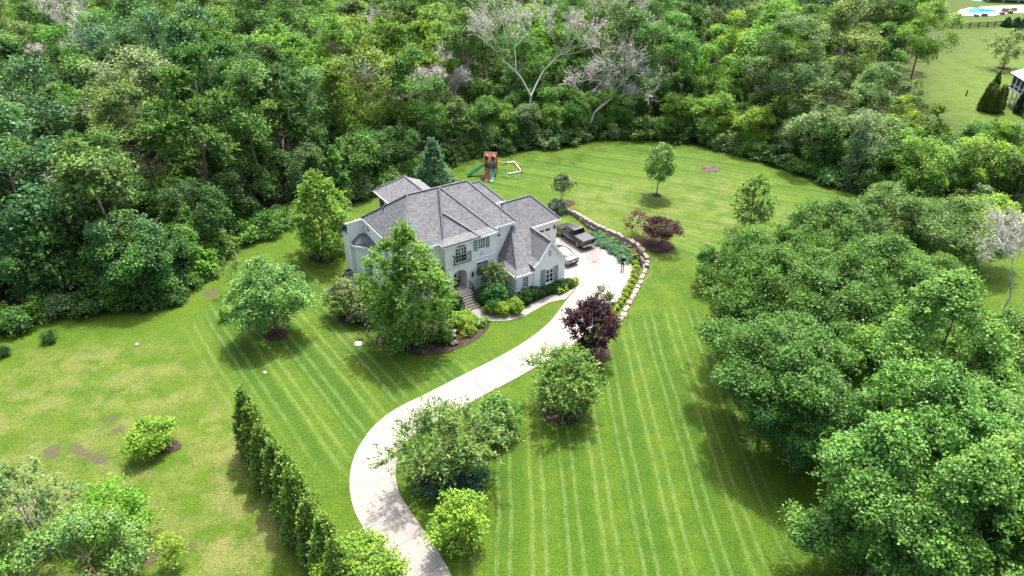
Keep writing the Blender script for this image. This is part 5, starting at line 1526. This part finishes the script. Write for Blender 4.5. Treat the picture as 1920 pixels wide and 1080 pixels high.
def flower_clump(seed, mat, nfl=8):
    V, F, tn, C = crown_clump(seed, .65, .5, .02, 'dome', 30, .16, 36, .14, flat=.7, up=.9)
    r = np.random.default_rng(seed)
    fm = MB()
    for k in range(nfl):
        a = r.random() * 6.28; rr_ = .42 * math.sqrt(r.random()); x, y, z = rr_ * math.cos(a), rr_ * math.sin(a), .55 + .15 * r.random()
        for j in range(5):
            b0 = 6.28 * j / 5; b1 = b0 + .9
            fm.add([(x, y, z), (x + .09 * math.cos(b0), y + .09 * math.sin(b0), z + .05), (x + .09 * math.cos(b1), y + .09 * math.sin(b1), z + .05)], [(0, 1, 2)])
    me = fm.mesh('flowers'); me.materials.append(M[mat])
    return np_mesh('leaves', V, F, tn, M['leaf']), me
FC = {'y': flower_clump(700, 'flower_yellow'), 'o': flower_clump(701, 'flower_orange'), 'w': flower_clump(702, 'flower_white', 8)}
def perennial(px, py, kind, label, k=1.0, z=0.0, group='flowering perennials beside the stone wall'):
    x, y = gp(px, py, z)
    e = thing('perennial', label, 'flower', (x, y, z), RT.uniform(0, 6), group); e.scale = (k, k, k)
    a = bpy.data.objects.new('leaves', FC[kind][0]); COL.objects.link(a); a.parent = e; a.color = jcol('golden' if kind == 'y' else 'bright', RT)
    b_ = bpy.data.objects.new('flowers', FC[kind][1]); COL.objects.link(b_); b_.parent = e; b_['kind'] = 'stuff'
for i, (x, y, kd) in enumerate([(1141, 448, 'o'), (1147, 453, 'y'), (1153, 456, 'y'), (1160, 460, 'y'), (1167, 464, 'o'), (1170, 469, 'y'), (1177, 472, 'y'), (1183, 477, 'y'), (1189, 481, 'o'), (1190, 487, 'y')]):
    perennial(x, y, kd, {'o': 'orange flowering clump at the foot of the high stone wall', 'y': 'yellow flowering clump at the foot of the high stone wall'}[kd], 1.25, 0, {'o': 'orange clumps by the high wall', 'y': 'yellow clumps by the high wall'}[kd])
for i, (x, y) in enumerate([(1191, 497), (1192, 505), (1190, 513), (1188, 522), (1184, 531), (1180, 540), (1175, 549), (1171, 557), (1166, 565), (1160, 573), (1154, 581), (1149, 588)]):
    kd = 'o' if i in (6, 9) else 'y'
    perennial(x, y, kd, {'o': 'orange flowering clump along the low kerb of stones', 'y': 'yellow green flowering clump along the low kerb of stones'}[kd], .85, 0, {'o': 'orange clumps by the low kerb', 'y': 'yellow clumps by the low kerb'}[kd])
for i, (x, y) in enumerate([(1049, 549), (1057, 545), (1065, 540), (1073, 535), (1078, 531), (1069, 533), (1060, 538)]):
    perennial(x, y, 'y', 'yellow flowering clump edging the path at the hedge end', 1.0, 0, 'yellow clumps at the hedge end')
for i, (x, y) in enumerate([(890, 604), (899, 606), (908, 605), (884, 610), (895, 612), (904, 610)]):
    perennial(x, y, 'w', 'low leafy perennial in the bed below the path bend', .95, 0, 'low perennials below the path bend')
for i, (x, y) in enumerate([(870, 630), (880, 628), (886, 622), (866, 622)]):
    perennial(x, y, 'o', 'reddish low plant in the bed by the stone blocks', .85, 0, 'reddish plants by the stone blocks')
jp = proto('clump', 680, .75, 1.25, .02, 'dome', 60, .3, 70, .13, .02, mat='needle', nlimb=2, lobes=.25, flat=.6, up=.9)
for i, (x, y) in enumerate([(1122, 448), (1131, 455), (1140, 461), (1149, 466), (1158, 471), (1166, 475), (1174, 481), (1150, 459), (1163, 468), (1176, 487)]):
    q = gp(x, y); k = RT.uniform(.85, 1.15)
    place('creeping_juniper', 'spreading blue green juniper mat between court and stone wall', 'juniper', jp[0], None, q[0], q[1], jcol((.045, .105, .05), RT, .08), i * 1.3, (k, k, k), 'creeping junipers by the court')
spec('blue_juniper', 'silvery blue green rounded juniper at the end of the stone wall', gp(1043, 397), 1.9, 1.45, .02, 'ball', 'feather', 110, .5, 10, .14, 'jun', 690, .05, cat='shrub', mat='needle', ntwig=6, lobes=.1)

# mulch beds and rings
def mulch(name, pts, h=.09, label='dark brown bark mulch bed'):
    P = [Vector((x, y, 0)) for x, y in pts]
    c = sum(P, Vector((0, 0, 0))) / len(P)
    V = []; n = len(P)
    rings = (1.0, .93, .6)
    zs = (0.0, .7, 1.0)
    rr = random.Random(len(placed) + n + int(c.x * 10))
    for s, zz in zip(rings, zs):
        for p in P:
            q = c + (p - c) * s; V.append((q.x, q.y, gz(q.x, q.y) + .012 + h * zz * rr.uniform(.75, 1.2)))
    V.append((c.x, c.y, gz(c.x, c.y) + .012 + h))
    F = []
    for a in range(len(rings) - 1):
        for k in range(n): F.append((a * n + k, a * n + (k + 1) % n, (a + 1) * n + (k + 1) % n, (a + 1) * n + k))
    for k in range(n): F.append(((len(rings) - 1) * n + k, (len(rings) - 1) * n + (k + 1) % n, len(V) - 1))
    a2 = sum(P[i].x * P[(i + 1) % n].y - P[(i + 1) % n].x * P[i].y for i in range(n))
    if a2 < 0: F = [f[::-1] for f in F]
    mb = MB(); mb.add(V, F, True)
    return tag(mb.build(name, M['mulch']), label, None, None, 'structure')
def ringpts(c, r, n=22, ry=None, sd=0, j=.1):
    rr = random.Random(sd + int(c[0] * 7)); ry = ry or r
    return [(c[0] + r * math.cos(6.283 * k / n) * rr.uniform(1 - j, 1 + j), c[1] + ry * math.sin(6.283 * k / n) * rr.uniform(1 - j, 1 + j)) for k in range(n)]
for p, r in (((519, 627), 1.5), ((1231, 366), .85), ((1405, 433), .9), ((869, 1017), .95), ((1056, 766), 2.6), ((845, 893), 3.0), ((935, 808), 1.9), ((650, 596), 1.3), ((685, 603), 1.2), ((606, 482), 2.2), ((840, 305), .5)):
    if r > .6: mulch('mulch_ring', ringpts(gp(*p), r * .78), .1, 'ring of dark brown mulch under a tree')
mulch('mulch_ring', ringpts(gp(313, 838), 1.25, 22, .75), .1, 'reddish mulch patch beside the low yellow green tree')
mulch('mulch_ring', ringpts(gp(1064, 385), 1.1, 22, 1.2), .1, 'mulch patch at the end of the stone wall')
def bed(px, label):
    mb = MB(); mb.prism([(p.x, p.y) for p in catmull([Vector((*gp(*q), 0)) for q in px + px[:1]], 4)[:-1]], -.05, .035)
    return tag(mb.build('mulch_bed', M['mulch']), label, None, None, 'structure')
bed([(700, 640), (745, 655), (790, 668), (835, 662), (880, 645), (908, 625), (918, 608), (893, 600), (868, 590), (850, 580), (800, 590), (735, 600)], 'mulch bed around the tall front tree and steps')
bed([(906, 578), (920, 587), (940, 589), (974, 582), (992, 570), (1020, 556), (1044, 548), (1076, 538), (1066, 530), (1010, 545), (968, 566), (930, 560), (905, 566)], 'mulch bed between the path and the wing')
bed([(1090, 690), (1110, 700), (1140, 672), (1143, 655), (1125, 640), (1150, 605), (1140, 600), (1110, 640), (1082, 655)], 'mulch bed under the purple plum')
bed([(1110, 446), (1140, 463), (1168, 478), (1182, 490), (1188, 503), (1184, 520), (1175, 540), (1152, 582), (1160, 585), (1190, 530), (1200, 505), (1200, 490), (1190, 475), (1165, 457), (1130, 440)], 'mulch strip between the court and the stone wall')
mulch('mulch_ring', ringpts(gp(1222, 462, .9), 2.6, 24, 2.3), .08, 'mulch bed under the red maples')
tag(mulch('dirt_mound', ringpts(gp(1333, 317), 1.6, 26, 1.45, 4, .3), .1, 'bare grey brown dirt mound in the back lawn'), None)
bpy.data.objects['dirt_mound'].data.materials[0] = M['dirt']

# ------------------------------------------------------------------ small things on the lawn
def lid(px, py, r, label):
    x, y = gp(px, py); mb = MB()
    mb.loft([[(x + q * math.cos(k * .5236), y + q * math.sin(k * .5236), z) for k in range(12)] for q, z in ((r, 0), (r, .12), (r * .8, .17), (r * .1, .19))])
    tag(mb.build('septic_lid', M['white_plastic']), label, 'lid')
lid(672, 646, .38, 'round white lid on the lawn left of the tall front tree')
lid(497, 700, .16, 'tiny white cap on the lawn below the round tree')
lid(257, 647, .16, 'tiny white cap on the lawn near the left wood')
for i, (x, y, lb_) in enumerate([(664, 536, 'grey air conditioning unit against the left wall of the house'), (655, 520, 'second grey air conditioning unit farther along the left wall')]):
    q = gp(x, y); t = thing('air_conditioner', lb_, 'air conditioner', (q[0], q[1], 0), HA)
    mb = MB(); mb.box(-.42, .42, -.42, .42, .05, .9); mb.build('case', M['grey_metal'], t, .03)
    mb = MB(); mb.tube([(0, 0, .9), (0, 0, .93)], .34, 16); mb.build('fan_grille', M['iron'], t)
q = gp(1811, 180); mb = MB(); mb.tube([(q[0], q[1], 0), (q[0], q[1], 1.1)], .12, 8); mb.tube([(q[0], q[1], 1.1), (q[0], q[1], 1.25)], [.16, .05], 8)
tag(mb.build('marker_post', M['fence']), 'short black post standing in the upper right field', 'post')

# ------------------------------------------------------------------ upper right: fence, pool, neighbours
def fence(pts, label):
    P = [Vector((*gp(*p), 0)) for p in pts]
    t = thing('rail_fence', label, 'fence', tuple(P[0]))
    o0 = P[0]
    for a, b_ in zip(P, P[1:]):
        L = (b_ - a).length; n = max(1, int(round(L / 2.6)))
        for i in range(n + 1):
            q = a.lerp(b_, i / n) - o0
            mb = MB(); mb.box(q.x - .09, q.x + .09, q.y - .09, q.y + .09, 0, 1.5); mb.build('post', M['fence'], t)
        for i in range(n):
            for z in (.3, .65, 1.0, 1.35):
                s = a.lerp(b_, i / n) - o0; e_ = a.lerp(b_, (i + 1) / n) - o0
                mb = MB(); mb.bar((s.x, s.y, z), (e_.x, e_.y, z), .05, .17); mb.build('rail', M['fence'], t)
fence([(1768, 54), (1850, 52), (1945, 43)], 'black four rail fence across the top of the upper right field')
fence([(1945, 54), (1912, 58), (1901, 64), (1906, 72), (1930, 80)], 'black rail fence curving at the right edge of the field')
deck = [Vector((*gp(*p), 0)) for p in [(1790, 30), (1800, 18), (1850, 12), (1960, 8), (1960, 26), (1900, 24), (1860, 30)]]
mb = MB(); mb.prism([(p.x, p.y) for p in deck], 0, .06)
tag(mb.build('pool_deck', M['pool_deck']), 'pale paving around the blue pool', None, None, 'structure')
pool = catmull([Vector((*gp(*p), 0)) for p in [(1806, 22), (1815, 16.5), (1840, 16), (1862, 19), (1872, 22.5), (1850, 25), (1820, 26), (1806, 22)]], 4)[:-1]
mb = MB(); mb.prism([(p.x, p.y) for p in pool], .0, .1)
pl = tag(mb.build('swimming_pool', M['pool']), 'bright blue swimming pool in the top right corner', 'pool')
cp = MB()
for a, b_ in zip(pool, pool[1:] + pool[:1]): cp.bar((a.x, a.y, .11), (b_.x, b_.y, .11), .5, .12)
cp.build('coping', M['trim'], pl)
for i, (x, y, h) in enumerate([(1885, 22, 1.2), (1893, 25, .9), (1878, 27, .8), (1900, 20, 1.0), (1845, 30, .9), (1830, 31, .7)]):
    q = gp(x, y); o = bpy.data.objects.new('boulder', stone_mesh(h * 1.6, h * 1.3, h, 900 + i)); COL.objects.link(o); o.location = (q[0], q[1], h * .4)
    tag(o, 'tan boulder beside the far pool', 'boulder', 'boulders round the pool')
q = gp(1908, 4)
nb = thing('pool_house', 'pale house with white columns behind the pool at the top right', 'house', (q[0], q[1], 0), R(-12))
mb = MB(); mb.box(-9, 14, 3, 12, 0, 6); mb.build('wall', M['brick'], nb)
mb = MB(); mb.slab3([(-10, -1.5, 4.2), (15, -1.5, 4.2), (15, 5, 6.5), (-10, 5, 6.5)], .2); mb.build('porch_roof', M['shingles'], nb)
mb = MB(); mb.slab3([(-10, 2.4, 6), (15, 2.4, 6), (12, 7.5, 9.5), (-7, 7.5, 9.5)], .2); mb.slab3([(-10, 12.6, 6), (15, 12.6, 6), (12, 7.5, 9.5), (-7, 7.5, 9.5)], .2); mb.build('roof', M['shingles'], nb)
for i in range(6):
    x = -9 + i * 4.4; mb = MB(); mb.tube([(x, -1, 0), (x, -1, 4.1)], .3, 10); mb.build('column', M['trim'], nb)
    mb = MB(); mb.box(x + 1, x + 3, 2.93, 3, .4, 3.2); mb.build('window', M['glass'], nb)
q = gp(1838, 17); t = thing('patio_umbrella', 'blue patio umbrella beside the far pool', 'umbrella', (q[0], q[1] + 3, 0))
mb = MB(); mb.tube([(0, 0, 0), (0, 0, 2.5)], .04, 6); mb.build('pole', M['trim'], t)
mb = MB(); mb.loft([[(r_ * math.cos(k * .785), r_ * math.sin(k * .785), z) for k in range(8)] for r_, z in ((1.5, 2.0), (.05, 2.6))], True, False); mb.build('canopy', M['umbrella'], t)
for i, x in enumerate((1886, 1903, 1918)):
    q = gp(x, 50); (cr, tk), H, R_ = SP[2]
    place('fence_shrub', 'small conical shrub along the black top fence', 'shrub', AP[i][0], None, q[0], q[1], jcol('blue', RT), 0, (1.1, 1.1, .42), 'shrubs along the top fence')
spec('field_tree', 'pale green open crowned tree in the upper right field', gp(1881, 128), 8.0, 4.6, 1.6, 'vase', 'feather', 70, 1.5, 11, .36, (.12, .165, .075), 720, .16, ntwig=6)
mulch('mulch_ring', ringpts(gp(1881, 128), 1.6), .1, 'mulch ring under the pale field tree')
# neighbour's deck and screened porch
n0 = Vector((*gp(1869, 184), 0)); az = math.atan2(gp(1920, 130, 5.6)[1] - gp(1898, 117, 5.6)[1], gp(1920, 130, 5.6)[0] - gp(1898, 117, 5.6)[0])
nh = thing('neighbour_house', 'white house corner with raised screened porch and deck at the right edge', 'house', tuple(n0), az)
mb = MB(); mb.box(3.4, 16, 3.0, 14, 0, 6.2); mb.build('wall', M['siding'], nh)
mb = MB(); mb.box(2.2, 16, .4, 3.0, 2.6, 2.85); mb.box(-1.6, 3.4, 3.0, 7, 2.6, 2.85); mb.build('deck_floor', M['trim'], nh)
mb = MB(); mb.box(2.4, 16, .55, 3.0, 2.9, 5.3); mb.build('screen', M['screen'], nh)
for i in range(7):
    x = 2.3 + i * 1.7
    mb = MB(); mb.box(x - .11, x + .11, .42, .64, 0, 5.45); mb.build('post', M['trim'], nh)
for y in (1.2, 2.2, 3.0):
    mb = MB(); mb.box(2.26, 2.48, y - .11, y + .11, 0, 5.45); mb.build('post', M['trim'], nh)
mb = MB(); mb.bar((2.2, .48, 3.6), (16, .48, 3.6), .08, .08); mb.bar((2.3, .4, 3.6), (2.3, 3, 3.6), .08, .08); mb.build('rail', M['trim'], nh)
for y in (3.1, 7.0):
    mb = MB(); mb.bar((-1.6, y, 3.8), (2.2, y, 3.8), .1, .1)
    for i in range(14): mb.bar((-1.6 + i * .29, y, 2.85), (-1.6 + i * .29, y, 3.8), .04)
    mb.build('deck_rail', M['trim'], nh)
mb = MB(); mb.bar((-1.6, 3.1, 3.8), (-1.6, 7, 3.8), .1, .1)
for i in range(14): mb.bar((-1.6, 3.1 + i * .29, 2.85), (-1.6, 3.1 + i * .29, 3.8), .04)
mb.build('deck_rail', M['trim'], nh)
for (x, y) in ((-1.5, 3.2), (-1.5, 6.9), (1.0, 3.2)):
    mb = MB(); mb.box(x - .1, x + .1, y - .1, y + .1, 0, 2.6); mb.build('post', M['trim'], nh)
st_ = MB()
for i in range(10): st_.box(-1.5 - .0, -.3, 2.9 - i * .28, 3.2 - i * .28, 2.5 - i * .26, 2.6 - i * .26)
st_.build('stair', M['trim'], nh)
mb = MB(); mb.slab3([(1.7, -.1, 5.5), (17, -.1, 5.5), (17, 5, 7.4), (1.7, 5, 7.4)], .16); mb.slab3([(1.7, 5, 7.4), (17, 5, 7.4), (17, 14.5, 6.0), (1.7, 14.5, 6.0)], .16); mb.build('roof', M['blue_roof'], nh)
NA_ = [(1840, 207), (1848, 209), (1856, 211), (1864, 212), (1872, 209), (1846, 200), (1854, 200), (1868, 200), (1860, 178), (1905, 212)]
for i, (x, y) in enumerate(NA_):
    q = gp(x, y); k = RT.uniform(.75, 1.0)
    place('arborvitae', 'narrow olive evergreen in the clump by the neighbour porch' if i < 8 else ('lone dark evergreen between the porch steps and field' if i == 8 else 'dark cone shaped evergreen under the neighbour porch'), 'evergreen', *AP[i % 3], q[0], q[1], jcol((.075, .105, .02) if i < 8 else 'yew', RT, .1), i, (k * .75, k * .75, k * .85), 'evergreens by the neighbour porch')

# ------------------------------------------------------------------ look-alikes: say which one by its place in the row
by = {}
for o in SC.objects:
    if o.parent is None and o.get('category') and o.get('label'): by.setdefault(o['label'], []).append(o)
ORD = ['leftmost', 'second', 'third', 'fourth', 'fifth', 'sixth', 'seventh', 'eighth', 'ninth', 'tenth', 'eleventh', 'twelfth', 'thirteenth', 'fourteenth', 'fifteenth', 'sixteenth']
for lb_, obs in by.items():
    if len(obs) < 2: continue
    obs.sort(key=lambda o: pj(o.location.x, o.location.y, 0)[0])
    for i, o in enumerate(obs):
        w_ = ORD[i] if i < len(ORD) else f'{i + 1}th'
        o['label'] = f'{lb_}, {w_}' + (' from left' if i else '')
